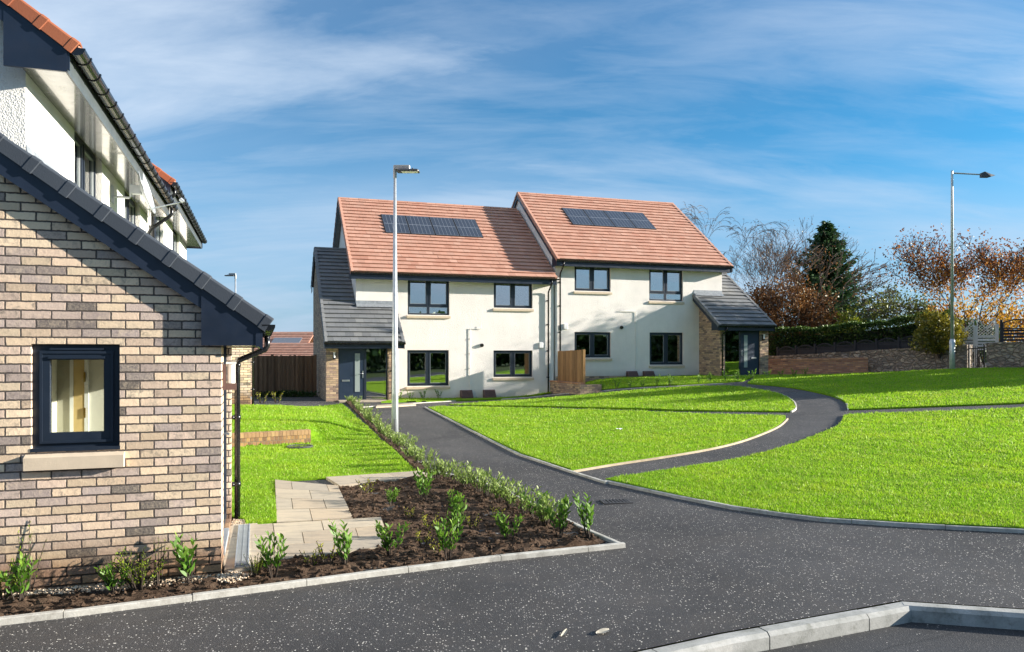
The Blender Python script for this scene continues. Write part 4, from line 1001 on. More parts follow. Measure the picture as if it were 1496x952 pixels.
def twig_tree(name, label, cat, base, height, spread, depth, m_bark, leafm, nleaf, leafsize, seed, trunk_r=.12, bend=(0,0), up=.35, split=(2,3), droop=0, group=None, first=.28, leafspread=.25, tipmin=.55, rmin=.011, grad=0):
    rr = random.Random(seed); root = thing(name, label, cat, base, 0, group); tk, cr = MB(), MB(); tips = []
    def grow(p, d, L, r, lv):
        n = 4; pts = [p]; rad = [r]; q = p.copy(); dd = d.copy()
        for i in range(n):
            dd = (dd+Vector((rr.uniform(-1,1),rr.uniform(-1,1),rr.uniform(-.5,.8)))*.17+Vector((bend[0],bend[1],0))*.05+Vector((0,0,-droop*max(0,lv-1)*.09))).normalized()
            q = q+dd*L/n; pts.append(q.copy()); rad.append(max(rmin, r*(1-.42*(i+1)/n)))
            if lv >= depth*tipmin: tips.append((q.copy(), lv))
        (tk if lv == 0 else cr).tube(pts, rad, 7 if lv < 2 else (4 if lv < 4 else 3), (rr.random(),rr.random()))
        if lv >= depth: return
        ns = rr.choice(split)+(2 if lv == 0 else 0)
        for k in range(ns):
            a = rr.random()*6.28; o = Vector((math.cos(a),math.sin(a),0)); sp = spread*rr.uniform(.6,1.25)
            nd = (dd*(1-.2*sp)+o*sp*.8+Vector((0,0,up*.5))).normalized()
            st = pts[-1] if k < 2 else pts[rr.choice([2,3])]
            grow(st, nd, L*rr.uniform(.62,.86)*(1 if lv else (1-first)/first*.42), rad[-1]*rr.uniform(.6,.85), lv+1)
    grow(Vector((0,0,-.3)), Vector((bend[0]*.1,bend[1]*.1,1)).normalized(), height*first, trunk_r, 0)
    top = max(t[0].z for t in tips); k = height/top
    for b in (tk,cr): b.v = [(x*k,y*k,z*k) for x,y,z in b.v]
    tk.build('trunk', m_bark, root, True); cr.build('branches', m_bark, root)
    if nleaf:
        wts = np.array([1.75**-t[1] for t in tips]); idx = rng.choice(len(tips), nleaf, p=wts/wts.sum()); P = np.array([tuple(t[0]*k) for t in tips])[idx]+rng.normal(size=(nleaf,3))*leafspread
        D = unit(rng.normal(size=(nleaf,3))+np.array([0,0,-.2])); Lf = leafsize*(.6+.7*rng.random(nleaf))
        uv = np.stack([np.clip(.5+grad*.8*(.62-P[:,2]/height)*2+grad*.12*P[:,0]+.17*rng.normal(size=nleaf)+.15*np.sin(P[:,0]*1.3+P[:,2]*1.1),0,1),rng.random(nleaf)],1)
        leaf_mesh('crown', P, D, Lf, Lf*.62, leafm, root, k=4, uv=uv)
    return root
def cloud(n, rad, seed, shell=.55, lump=.28, freq=1.6):   # points in an uneven, lumpy crown
    g = np.random.default_rng(seed); d = unit(g.normal(size=(n,3))); r = shell+(1-shell)*g.random(n)**.6
    off = seed*3.7; k = np.array([1+lump*2*noise.noise((a*freq+off,b*freq,c*freq))+lump*.8*noise.noise((a*freq*3+off,b*freq*3,c*freq*3)) for a,b,c in d])
    return d*(r*k)[:,None]*np.array(rad), d
def bush(name, label, base, rad, n, size, m, seed, stem_m='bark', group=None, trunk=True, cat='bush', lump=.28, freq=1.6, updir=.3):
    root = thing(name, label, cat, base, 0, group); P, d = cloud(n, rad, seed, .45, lump, freq)
    P[:,2] += rad[2]*.92; keep = P[:,2] > 0.02; P = P[keep]; d = d[keep]; n = len(P)
    D = unit(d*.6+rng.normal(size=(n,3))*.7+np.array([0,0,updir])); L = size*(.6+.7*rng.random(n))
    uv = np.stack([np.clip(.45+.2*rng.normal(size=n)+.2*np.sin(P[:,0]*2.3+seed)*np.sin(P[:,2]*2.9),0,1),rng.random(n)],1)
    leaf_mesh('foliage', P, D, L, L*.55, m, root, k=4, uv=uv)
    if trunk:
        b = MB(); rr = random.Random(seed)
        for i in range(7):
            a = rr.random()*6.28; e = Vector((math.cos(a)*rad[0]*.6,math.sin(a)*rad[1]*.6,rad[2]*rr.uniform(.9,1.5)))
            b.tube([(0,0,-.2), tuple(e*.4+Vector((0,0,.1))), tuple(e)], [.05,.03,.012], 5)
        b.build('stem', stem_m, root)
    return root
def conifer(name, label, base, h, r, seed):
    rr = random.Random(seed); root = thing(name, label, 'tree', base); b = MB(); b.tube([(0,0,-.3),(0.05,0,h*.5),(0,0,h*.97)], [.22,.13,.02], 8); B_, D_, Lg, Uv = [], [], [], []
    br = MB(); nb = 400
    for i in range(nb):
        t = (i/nb)**.85; z = h*(.05+.93*t); a = i*2.399+rr.uniform(-.4,.4)
        ln = r*((1-t)**.85*.96+.015)*rr.uniform(.45,1.4); dz = -.10+.45*t
        o = Vector((math.cos(a),math.sin(a),0)); e = o*ln+Vector((0,0,dz*ln)); p0 = Vector((0,0,z)); mid = p0+e*.55+Vector((0,0,-.10*ln)); p1 = p0+e+Vector((0,0,.12*ln))
        br.tube([p0,mid,p1], [.03,.015,.006], 3)
        for k in range(int(10+ln*42)):
            s = rr.random()**.65; p = (p0.lerp(mid,s*2) if s < .5 else mid.lerp(p1,s*2-1)); sd = o.cross(Vector((0,0,1)))*rr.choice((-1,1))
            w = ln*.30*(1.05-s)*rr.random(); p = p+sd*w+Vector((0,0,rr.uniform(-.10,.04)))
            dd = (o*.6+sd*rr.uniform(.1,.8)+Vector((0,0,rr.uniform(-.7,.25)))).normalized()
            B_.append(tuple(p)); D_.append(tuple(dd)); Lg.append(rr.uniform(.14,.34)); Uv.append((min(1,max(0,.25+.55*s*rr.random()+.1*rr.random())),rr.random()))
    b.build('trunk','bark',root); br.build('branches','bark',root)
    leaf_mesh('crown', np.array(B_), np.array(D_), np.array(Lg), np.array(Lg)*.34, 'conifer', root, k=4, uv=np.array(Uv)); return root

def W(px, Y): return (px-CX)/F*Y
def Z(py, Y): return H+(HY-py)/F*Y
# ------------------------------------------------------------------ trees behind the far houses and the stone wall
twig_tree('birch_tree', 'bare birch with thin windswept drooping twigs rising behind the roof end', 'tree', (W(1078,46),46,1.1), 10.1, .46, 7, 'bark_pale', 'russet', 260, .08, 3, .11, (-.5,0), .62, (2,3,3), .55, first=.30, rmin=.009)
twig_tree('birch_tree', 'bare spreading tree with a few russet leaves between the roof end and the conifer', 'tree', (W(1128,48),48,1.1), 9.6, .55, 7, 'bark_pale', 'russet', 1500, .09, 15, .13, (0,0), .5, (2,3), .1, first=.25, rmin=.009)
twig_tree('birch_tree', 'low bare tree leaning across the front of the dark conifer', 'tree', (W(1150,41),41,1.1), 7.0, .65, 6, 'bark_pale', 'russet', 800, .09, 21, .09, (.9,0), .3, (2,3), .1, first=.25)
conifer('conifer_tree', 'tall dark green conifer with a ragged pointed top', (W(1208,45),45,1.2), Z(320,45)-1.2, 3.3, 5)
bush('beech_tree', 'broad russet brown beech behind the slate porch roof', (W(1150,42),42,1.1), (2.4,1.8,2.75), 15000, .14, 'russet', 4, cat='tree', lump=.32, freq=2.2)
bush('beech_tree', 'russet beech at the foot of the dark conifer', (W(1205,40.5),40.5,1.1), (1.6,1.3,1.6), 5000, .17, 'russet', 14, cat='tree', lump=.32, freq=2.2)
bush('beech_tree', 'brown beech crown close against the right edge of the slate roof', (W(1112,44),44,1.1), (1.5,1.5,2.4), 5200, .18, 'russet', 24, cat='tree', lump=.3, freq=2.2)
bush('laurel_bush', 'yellow green bush peeping over the hedge below the conifer', (W(1236,39.2),39.2,1.3), (.95,.8,1.36), 2800, .17, 'yellowgreen', 6)
twig_tree('willow_tree', 'pale olive tree with open arching branches behind the middle of the hedge', 'tree', (W(1308,41),41,1.4), 4.4, .7, 6, 'bark_pale', 'olive', 2600, .15, 31, .1, (0,0), .15, (2,3), .3, first=.22, leafspread=.3)
twig_tree('cherry_tree', 'red and orange autumn tree with a fan of bare upper twigs behind the white fence', 'tree', (W(1430,33),33,1.5), Z(336,33)-1.5, .78, 7, 'bark', 'autumn', 7500, .115, 7, .12, (0,0), .30, (2,3), 0, first=.22, leafspread=.24, rmin=.008, grad=.5, tipmin=.4)
bush('maple_tree', 'golden yellow foliage low around the trunk of the autumn tree', (W(1437,36),36,1.7), (2.0,1.4,1.5), 2200, .16, 'gold', 9, cat='tree', lump=.45, freq=2.6)
bush('maple_tree', 'orange crown cut by the right edge above the dark fence', (W(1494,38),38,1.6), (1.6,1.3,1.55), 2400, .17, 'autumn', 19, cat='tree', lump=.4, freq=2.4)
bush('maple_tree', 'small orange tree left of the lamp post behind the hedge', (W(1372,39),39,1.6), (1.0,1.0,1.5), 1500, .16, 'autumn', 29, cat='tree', lump=.45, freq=2.4)
bush('round_bush', 'rounded golden green bush spilling over the stone wall', (W(1372,31.2),31.2,Z(509,31.2)-.2), (.98,.8,.90), 5200, .11, 'bushgold', 12)
bush('clipped_bush', 'dark clipped bush behind the white fence', (W(1418,34.2),34.2,1.6), (1.5,.7,.98), 6000, .12, 'hedge', 13, lump=.08)
bush('unseen_shade_tree', 'tall unseen evergreen beyond the right edge, added to shade the far lawns', (25.2,28.0,1.4), (2.4,2.0,2.5), 5200, .3, 'hedge', 61, cat='tree')  # out of view, added to cast shade over the far lawns
bush('unseen_shade_tree', 'broad unseen evergreen added for shade beyond the right edge, nearer than the other', (25.0,24.9,1.3), (2.2,1.6,2.1), 4200, .3, 'hedge', 62, cat='tree')  # second unseen evergreen, added for the same lawn shade
# clipped hedge following the wall
hp = [(W(1128,38.6),38.6),(W(1200,37.6),37.6),(W(1268,36.2),36.2),(W(1330,34.4),34.4),(W(1388,32.6),32.6)]
def hedge():
    root = thing('hedge', 'long dark clipped hedge above the stone wall, its lit top put into the leaf colour', 'hedge', (hp[0][0],hp[0][1],0))
    n = 26000; seg = np.cumsum([0]+[math.dist(hp[i],hp[i+1]) for i in range(len(hp)-1)]); t = rng.random(n)*seg[-1]
    hx = np.interp(t, seg, [p[0] for p in hp]); hy = np.interp(t, seg, [p[1] for p in hp])
    tops = np.interp(t, seg, [Z(484,38.6),Z(480,37.6),Z(474,36.2),Z(466,34.4),Z(456,32.6)])
    wv = .05*np.sin(t*2.1)+.04*np.sin(t*5.3); zt = tops-1.1
    face = rng.random(n); dn = np.where(face < .62, -.55, (rng.random(n)-.5)*1.1)+rng.normal(size=n)*.05; zz_ = np.where(face < .62, rng.random(n)*zt, zt+rng.normal(size=n)*.04)+wv
    nx, ny = .55, .83
    P = np.stack([hx+dn*nx-hp[0][0], hy+dn*ny-hp[0][1], zz_+1.1],1); D = unit(rng.normal(size=(n,3))*.7+np.where(face[:,None] < .62, np.array([-.4,-.7,.1]), np.array([0,0,.9]))); L = .10*(.6+.7*rng.random(n))
    uv = np.stack([np.clip(np.where(face < .62,.35,.75)+.22*rng.normal(size=n),0,1),rng.random(n)],1)  # paler leaf colour on top paints in the light along the hedge
    leaf_mesh('foliage', P, D, L, L*.6, 'hedge', root, k=4, uv=uv)
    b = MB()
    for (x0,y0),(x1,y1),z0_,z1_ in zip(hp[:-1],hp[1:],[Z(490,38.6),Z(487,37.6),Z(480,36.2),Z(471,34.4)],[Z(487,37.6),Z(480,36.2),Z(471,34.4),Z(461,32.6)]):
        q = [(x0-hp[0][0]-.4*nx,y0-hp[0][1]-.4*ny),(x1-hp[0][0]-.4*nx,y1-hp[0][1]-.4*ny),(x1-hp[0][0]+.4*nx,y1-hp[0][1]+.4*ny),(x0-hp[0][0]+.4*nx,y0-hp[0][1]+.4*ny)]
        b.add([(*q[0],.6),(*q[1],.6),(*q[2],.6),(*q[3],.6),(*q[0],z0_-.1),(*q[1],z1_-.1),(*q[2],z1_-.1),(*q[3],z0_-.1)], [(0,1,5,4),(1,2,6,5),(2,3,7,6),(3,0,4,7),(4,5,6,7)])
    b.build('branches', 'darkback', root)  # solid dark core, its colour gives the shade inside the hedge
hedge()

# ------------------------------------------------------------------ walls, gate, fences
def poly_wall(name, pts, tops, t, m, label, cat, cap=None, parent_cat=None, base=-.5):
    # straight pieces between pts; local axes run along the first piece so that bricks follow the wall
    p0, p1 = Vector(pts[0]), Vector(pts[-1]); yaw = math.atan2(p1.y-p0.y, p1.x-p0.x); root = thing(name, label, cat, (p0.x,p0.y,0), yaw)
    inv = Matrix.Rotation(-yaw,2); b = MB(); c_ = MB()
    loc = [inv @ (Vector(p)-p0) for p in pts]
    for i in range(len(loc)-1):
        a, e = loc[i], loc[i+1]; nr = Vector((-(e-a).y,(e-a).x)).normalized(); K = max(1,int((e-a).length/.6))
        for k in range(K):
            s0, s1 = k/K, (k+1)/K; q0, q1 = a.lerp(e,s0), a.lerp(e,s1); h0 = tops[i]+(tops[i+1]-tops[i])*s0; h1 = tops[i]+(tops[i+1]-tops[i])*s1
            w0, w1 = q0+nr*t, q1+nr*t
            fs = [(0,1,5,4),(2,3,7,6),(4,5,6,7)]+([(3,0,4,7)] if k == 0 and i == 0 else [])+([(1,2,6,5)] if k == K-1 and i == len(loc)-2 else [])
            b.add([(*q0,base),(*q1,base),(*w1,base),(*w0,base),(*q0,h0),(*q1,h1),(*w1,h1),(*w0,h0)], fs)
            if cap:
                j = random.uniform(-.02,.02) if cap == 'stone_wall' else 0
                g0, g1 = q0-nr*.03, q1-nr*.03; y0, y1 = w0+nr*.03, w1+nr*.03
                c_.add([(*g0,h0+.002),(*g1,h1+.002),(*y1,h1+.002),(*y0,h0+.002),(*g0,h0+.09+j),(*g1,h1+.09+j),(*y1,h1+.09+j),(*y0,h0+.09+j)], [(0,1,5,4),(1,2,6,5),(2,3,7,6),(3,0,4,7),(4,5,6,7),(0,3,2,1)])
    b.build('masonry', m, root)
    if cap: c_.build('coping', cap, root)
    return root
def wp(px, Y): return (W(px,Y), Y)
poly_wall('stone_wall', [wp(1085,37.6),wp(1125,36.6),wp(1268,33.95),wp(1345,32.0),wp(1413,30.5)], [1.75,1.80,2.06,2.2,2.26], .45, 'stone_wall', 'long rubble stone wall below the dark hedge, left of the iron gate', 'wall', 'stone_wall')
poly_wall('stone_wall', [wp(1441,29.9),wp(1496,28.75),wp(1640,26.6)], [2.33,2.40,2.5], .45, 'stone_wall', 'rubble stone wall running out of the right edge, right of the iron gate', 'wall', 'stone_wall')
poly_wall('brick_wall', [wp(1117,34.75),wp(1268,33.45)], [1.66,1.75], .215, 'brick_orange', 'low orange brick wall from the slate porch to the stone wall', 'wall', 'brick_orange')
def iron_gate():
    a, e = Vector(wp(1415,30.6)), Vector(wp(1439,30.1)); yaw = math.atan2((e-a).y,(e-a).x); L = (e-a).length
    r = thing('iron_gate', 'narrow dark wrought iron gate in the gap of the stone wall', 'gate', (a.x,a.y,1.28), yaw)
    b = MB(); b.box(0,.05,-.02,.02,0,1.1); b.box(L-.05,L,-.02,.02,0,1.1); b.box(.051,L-.051,-.015,.015,.05,.09); b.box(.051,L-.051,-.015,.015,.92,.96); b.build('gate_frame','black',r)
    b = MB()
    for i in range(1,7): x = .05+(L-.1)*i/7; b.tube([(x,0,.05),(x,0,1.05-.12*abs(i-3.5)/3)], .012, 6)
    for zc in (.3,.62):
        for i in (1,3,5): x = .05+(L-.1)*(i+.5)/7; b.tube([(x+.05*math.cos(t),0,zc+.09*math.sin(t)) for t in np.linspace(0,6.28,13)], .009, 5)
    b.build('bars','black',r)
    b = MB(); b.box(-.10,-.02,-.06,.04,-.2,1.02); b.build('gate_post','concrete',r)
iron_gate()
def panel_fence(name, label, pts, zb, hgt, n, m, arch, trel=False, cat='fence'):
    a, e = Vector(pts[0]), Vector(pts[1]); yaw = math.atan2((e-a).y,(e-a).x); L = (e-a).length; w = L/n
    r = thing(name, label, cat, (a.x,a.y,0), yaw)
    for k in range(n+1):
        z0 = zb[0]+(zb[1]-zb[0])*k/n; b = MB(); b.box(k*w-.045,k*w+.045,-.045,.045,z0-.6,z0+hgt*(1.0 if arch > 0 else 1.12)); b.build('post', m, r)
    for k in range(n):
        z0 = zb[0]+(zb[1]-zb[0])*(k+.5)/n; b = MB(); x0, x1 = k*w+.05, (k+1)*w-.05; N_ = 14
        body = hgt-abs(arch)*1.3 if not trel else hgt*.62
        j = 0; z = z0
        while z < z0+body-.02: b.box(x0+.03,x1-.03,-.012+(j%2)*.010,.0+(j%2)*.010,z,z+(.14 if not trel else .085),(random.random(),random.random())); z += .125; j += 1
        top = lambda s: z0+hgt+arch*(math.cos(2*math.pi*s)*-.5-.5)*1.0 if arch < 0 else z0+hgt-arch+arch*math.sin(math.pi*s)
        for i in range(N_):                                   # curved top rail
            s0, s1 = i/N_, (i+1)/N_; xa, xb = x0+(x1-x0)*s0, x0+(x1-x0)*s1
            b.add([(xa,-.03,top(s0)-.05),(xb,-.03,top(s1)-.05),(xb,-.03,top(s1)),(xa,-.03,top(s0)),(xa,.03,top(s0)-.05),(xb,.03,top(s1)-.05),(xb,.03,top(s1)),(xa,.03,top(s0))], [(0,1,2,3),(7,6,5,4),(3,2,6,7),(0,4,5,1)])
        for i in range(-8,18,2 if not trel else 3):                               # lattice between body and rail
            for sg in (1,-1):
                s0 = i/16; p = []
                for s in np.linspace(0,1,17):
                    x = x0+(x1-x0)*s; zz_ = z0+body+((s-s0)*sg+(.0 if sg > 0 else .8))*(x1-x0)*.9
                    if z0+body-.02 <= zz_ <= top(s)-.02: p.append((x, .012*sg, zz_))
                if len(p) >= 2: b.tube([p[0],p[-1]], .011, 4)
        b.box(x0,x0+.03,-.02,.02,z0,top(0)-.05); b.box(x1-.03,x1,-.02,.02,z0,top(1)-.05); b.box(x0+.03,x1-.03,-.025,.025,z0+body-.02,z0+body+.03)
        b.build('panel', m, r)
    return r
panel_fence('panel_fence', 'dark arched fence panels in shade under the long hedge', [wp(1136,37.4),wp(1347,32.6)], (1.62,2.10), .72, 7, 'wood_dark', .16)
panel_fence('trellis_fence', 'pale sunlit fence of two dipped trellis panels beside the lamp post', [wp(1394,31.6),wp(1457,31.0)], (2.05,2.2), .92, 2, 'trellis', -.42, True)
panel_fence('panel_fence', 'dark fence with a lattice top cut by the right edge', [wp(1463,30.0),wp(1560,28.6)], (2.35,2.45), 1.0, 2, 'wood_dark', .12, True)

def board_fence():
    a = Vector(fa(FO,-2.36,2.4)); e = Vector(fa(FO,-6.8,2.4)); yaw = math.atan2((a-e).y,(a-e).x); L = (a-e).length
    r = thing('timber_fence', 'tall dark brown boarded fence beside the left far house', 'fence', (e.x,e.y,.25), yaw)
    b = MB(); x = 0; k = 0
    while x < L-.08:
        top = 1.66+(.0 if k % 2 else .03)+random.uniform(-.015,.015); y = -.02 if k % 2 else .025
        b.box(x,x+.098,y-.009,y+.009,-.1,top,(random.random(),random.random())); x += .088; k += 1
    b.build('boards','wood_brown',r)
    for x in (.9,2.7,L-.06): b = MB(); b.box(x-.05,x+.05,-.10,-.035,-.3,1.72,(.3,.5)); b.build('post','wood_brown',r)
    b = MB(); b.box(0,L,.036,.075,.3,.38); b.box(0,L,.036,.075,1.2,1.28); b.build('rail','wood_brown',r)
board_fence()
def bin_screen():
    a = Vector(fa(FO,7.06,-.75)); yaw = TH-math.pi/2; z0 = T(*fa(FO,7.1,-2))
    r = thing('timber_screen', 'orange brown boarded screen on a brick plinth between the two far houses', 'screen', (a.x,a.y,z0), yaw)
    b = MB(); x = 0
    while x < 2.45:
        b.box(x,x+.137,-.05+random.uniform(-.012,.008),-.02,.34-.02*x,1.62+.02*x,(random.random(),random.random())); x += .145
    b.build('boards','wood_orange',r)
    for x in (0.05,1.2,2.42): b = MB(); b.box(x,x+.095,-.018,.077,-.2,1.63+.02*x,(.9,.5)); b.build('post','wood_orange',r)
    b = MB(); b.box(-.35,2.62,-.26,-.05,-.5,.36); b.box(2.622,2.82,-.26,.6,-.5,.36); b.build('brick_plinth','brick_far',r)
    b = MB(); b.box(-.37,2.64,-.28,-.048,.362,.42); b.build('coping','brick_orange',r)
bin_screen()
# low brick retaining wall in the left lawn
def low_wall():
    a = Vector(wl0)-wd*.4; L = (wl1-a).length; yaw = math.atan2(wd.y,wd.x); z0 = T(a.x,a.y)
    r = thing('retaining_wall', 'low yellow brick retaining wall in the left lawn', 'wall', (a.x,a.y,0), yaw)
    b = MB(); b.box(0,L,0,.215,z0-.3,z0+.20); b.build('brick_course','brick_low',r)
    b = MB(); x = 0
    while x < L-.03: b.box(x,min(L,x+.072),-.008,.223,z0+.206,z0+.305,(random.random(),random.random())); x += .0775
    b.build('coping','brick_low2',r)
tile_mat('brick_low2', (.34,.20,.10), (.18,.10,.06), (.42,.28,.13))
low_wall()
# distant house with the orange roofs, behind the boarded fence
def far_bungalow():
    Y = 62; x0 = W(372,Y); r = thing('distant_house', 'distant pale house with orange roofs showing over the boarded fence', 'house', (x0,Y,0), R(-3))
    b = MB(); b.box(-.6,6.4,0,5,-.5,1.5); b.box(-5,-.65,3,9,-.5,2.9); b.build('wall','smooth_band',r)
    b = MB(); tiles(b,-.9,6.6,-.5,1.35,.52,3.0); slab_under(b,-.9,6.6,-.5,1.35,.52,3.0); b.build('roof','tile_red',r)
    b = MB(); tiles(b,-.9,6.6,5.5,1.35,.52,3.0,sgn=-1); b.build('roof','tile_red',r)
    b = MB(); tiles(b,-5.3,3.1,3.0,2.2,.55,3.2); slab_under(b,-5.3,3.1,3.0,2.2,.55,3.2); b.build('upper_roof','tile_red',r)
    b = MB(); tiles(b,-5.3,3.1,9.4,2.2,.55,3.2,sgn=-1); b.build('upper_roof','tile_red',r)
    b = MB(); b.prism([(4.0,2.2+.55*1.0+.06),(5.0,2.2+.55*2+.06),(5.0,2.2+.55*2+.12),(4.0,2.2+.55*1.0+.12)],-.2,2.3,lambda p,q:(p,q[0],q[1])); b.build('solar_panel','solar',r)
far_bungalow()

# ------------------------------------------------------------------ lamp posts
def lamp_post(label, base, h, r0, r1, style, rz=0):
    r = thing('street_lamp', label, 'lamp post', base, rz, 'street lamps'); b = MB()
    if style == 'flat':
        b.tube([(0,0,-.4),(0,0,.9),(0,0,h-.12)], [r0,r0*.93,r1], 16); b.build('pole','galv',r,True)
        b = MB(); b.tube([(0,0,h-.26),(0,0,h-.06)], r1*1.35, 12); b.build('collar','lampgrey',r)
        b = MB(); b.cbox(-.03,.36,-.06,.06,h-.055,h+.045,.015); b.build('bracket','lampgrey',r)
        b = MB(); b.cbox(.05,.58,-.13,.13,h-.115,h-.06,.03); b.tube([(.42,0,h-.06),(.42,0,h-.02)], .02, 8); b.build('lamp_head','lampdark',r)
        b = MB(); b.box(.16,.54,-.09,.09,h-.121,h-.1155); b.build('lens','opal',r)
        for z_ in (.35,1.0): pass
        b = MB(); b.box(-r0*.5,r0*.5,-r0*1.0-.012,-r0*.6,.35,.95); b.build('access_door','galv',r)
    else:
        b.tube([(0,0,-.4),(0,0,1.15),(0,0,1.22)], [r0,r0*.97,r1*1.1], 16); b.build('base','galv',r,True)
        b = MB(); b.tube([(0,0,1.2),(0,0,h-.05),(0,0,h)], [r1,r1*.62,r1*.62], 14); b.build('pole','galv',r,True)
        b = MB(); b.tube([(0,0,h-.10),(.12,0,h-.10),(1.2,0,h-.16)], [.034,.030,.026], 8); b.build('arm','lampgrey',r)
        b = MB(); b.add([(1.12,-.07,h-.27),(1.45,-.13,h-.26),(1.68,-.04,h-.19),(1.68,.04,h-.19),(1.45,.13,h-.26),(1.12,.07,h-.27),(1.12,-.06,h-.10),(1.24,-.08,h-.05),(1.45,-.08,h-.14),(1.45,.08,h-.14),(1.24,.08,h-.05),(1.12,.06,h-.10)],
            [(0,5,4,3,2,1),(0,1,8,7,6),(1,2,8),(2,3,9,8),(3,4,9),(4,5,11,10,9),(5,0,6,11),(6,7,10,11),(7,8,9,10)]); b.build('lamp_head','lampdark',r)
    return r
g1 = G(577,633); lamp_post('tall grey lamp post rising from the shrub row by the driveway', (*g1,T(*g1)), Z(244,g1[1])-T(*g1), .083, .031, 'flat')
lamp_post('grey lamp post with a long arm in front of the stone wall', (W(1391,29.7),29.7,1.36), Z(249,29.7)-1.36, .105, .068, 'arm')
lamp_post('small distant lamp post showing above the slate verge of the brick wing', (W(344,42),42,.3), Z(400,42)-.3, .083, .04, 'flat', R(180))

# drain channel, gully, lid, litter
def channel():
    a, e = Vector(G(357,773)), Vector(G(353,836)); d = (e-a); L = d.length; yaw = math.atan2(d.y,d.x)
    r = thing('drain_channel', 'grey slotted drain channel running out from the downpipe', 'drain', (a.x,a.y,T(a.x,a.y)+.05), yaw)
    b = MB(); b.box(0,L,-.062,-.05,-.03,.012); b.box(0,L,.05,.062,-.03,.012); b.box(0,L,-.0495,.0495,-.03,-.004); b.build('channel_body','galv',r)
    b = MB(); x = .01
    while x < L-.03: b.box(x,x+.022,-.0485,.0485,-.003,.009); x += .034
    b.box(0,L,-.004,.004,-.002,.0105); b.build('grating','lampgrey',r)
channel()
plain('drainiron', (.045,.044,.044), .55, var=.2)
def gully(px, py, label, w, l, nb, m='black'):
    p = G(px,py); r = thing('drain_grate', label, 'drain cover', (p[0],p[1],T(*p)+.004), R(8))
    b = MB(); b.box(-w,w,-l,-l+.03,-.02,.008); b.box(-w,w,l-.03,l,-.02,.008); b.box(-w,-w+.03,-l+.031,l-.031,-.02,.008); b.box(w-.03,w,-l+.031,l-.031,-.02,.008); b.build('frame',m,r)
    b = MB(); b.box(-w+.031,w-.031,-l+.031,l-.031,-.02,-.004); b.build('sump','darkback',r)
    b = MB()
    for i in range(nb): x = -w+.05+(2*w-.1)*i/(nb-1); b.box(x-.012,x+.012,-l+.032,l-.032,-.003,.007)
    b.build('grating',m,r)
gully(900,733, 'small dark iron drain grate in the path by the lawn corner', .19, .13, 7, 'drainiron')
p_ = G(438,655); r_ = thing('drain_cover', 'dark round drain cover in the lawn below the low brick wall', 'drain cover', (p_[0],p_[1],T(*p_)+.045)); b = MB(); b.tube([(0,0,-.1),(0,0,-.012),(0,0,0)], [.27,.27,.25], 20); b.build('lid','black',r_); b = MB(); b.tube([(.25*math.cos(t),.25*math.sin(t),.0) for t in np.linspace(0,6.283,25)], .018, 6); b.build('rim','lampdark',r_)
p_ = G(905,631); bm = bmesh.new(); bmesh.ops.create_grid(bm, x_segments=5, y_segments=4, size=.5)
for v_ in bm.verts: v_.co = Vector((v_.co.x*.15, v_.co.y*.10, .02+.03*noise.noise(v_.co*4)+.03*abs(v_.co.x)))
me = bpy.data.meshes.new('paper_scrap'); bm.to_mesh(me); bm.free(); me.materials.append(M['litter']); o = bpy.data.objects.new('paper_scrap', me); C.objects.link(o); o.location = (p_[0],p_[1],T(*p_)+.05); tag(o, 'crumpled scrap of white paper on the lawn', 'litter')
def scuff_mark(px, py, l, w, rz, label):  # white scuffs on the tarmac, drawn as raised leaf-shaped sheets
    p = G(px,py); bm = bmesh.new(); N_ = 7; vs = []
    for i in range(N_):
        t = i/(N_-1); ww = w*math.sin(math.pi*(.08+.86*t))*.5; cx = l*(t-.5); zz_ = .006+.012*math.sin(math.pi*t)*abs(t-.3)
        vs.append((bm.verts.new((cx,-ww+.02*t*t,zz_+.006)), bm.verts.new((cx,.02*t*t,zz_)), bm.verts.new((cx,ww+.02*t*t,zz_+.008))))
    for a_, b_ in zip(vs[:-1],vs[1:]):
        for k in (0,1): bm.faces.new((a_[k],b_[k],b_[k+1],a_[k+1]))
    me = bpy.data.meshes.new('scuff_mark'); bm.to_mesh(me); bm.free(); me.materials.append(M['scuff_pale']); o = bpy.data.objects.new('scuff_mark', me); C.objects.link(o)
    o.location = (p[0],p[1],T(*p)+.003); o.rotation_euler = (0,0,rz); tag(o, label, 'leaf', 'scuff marks')
plain('scuff_pale', (.42,.38,.30), .6, var=.15)
scuff_mark(826,927,.15,.03,R(62),'long thin pale scuff mark on the tarmac, left of the pair')
scuff_mark(882,925,.13,.07,R(30),'broad pale scuff mark on the tarmac, right of the pair')

# unseen belt of trees added behind the camera for the ground floor window reflections
def added_tree_belt():
    n = 42000; t = rng.random(n)*150; X = np.where(t < 100, t-45, 55+(t-100)*.25)+rng.normal(size=n)*.8; Y = np.where(t < 100, -26, -26+(t-100)*.85)+rng.normal(size=n)*1.6; top = 5.2+1.3*np.sin(X*.31)+.9*np.sin(X*.83+1)+.5*np.sin(X*2.1); zz_ = rng.random(n)**.8*top
    P = np.stack([X,Y,zz_+TA(X,Y)],1); D = unit(rng.normal(size=(n,3))); L = .75*(.6+.7*rng.random(n))
    uv = np.stack([np.clip(.4+.25*rng.normal(size=n),0,1),rng.random(n)],1)
    struct(leaf_mesh('added_tree_belt', P, D, L, L*.7, 'hedge', None, k=4, uv=uv), 'dark unseen belt of trees added for the reflections in the ground floor windows', 'trees', 'stuff')
added_tree_belt()
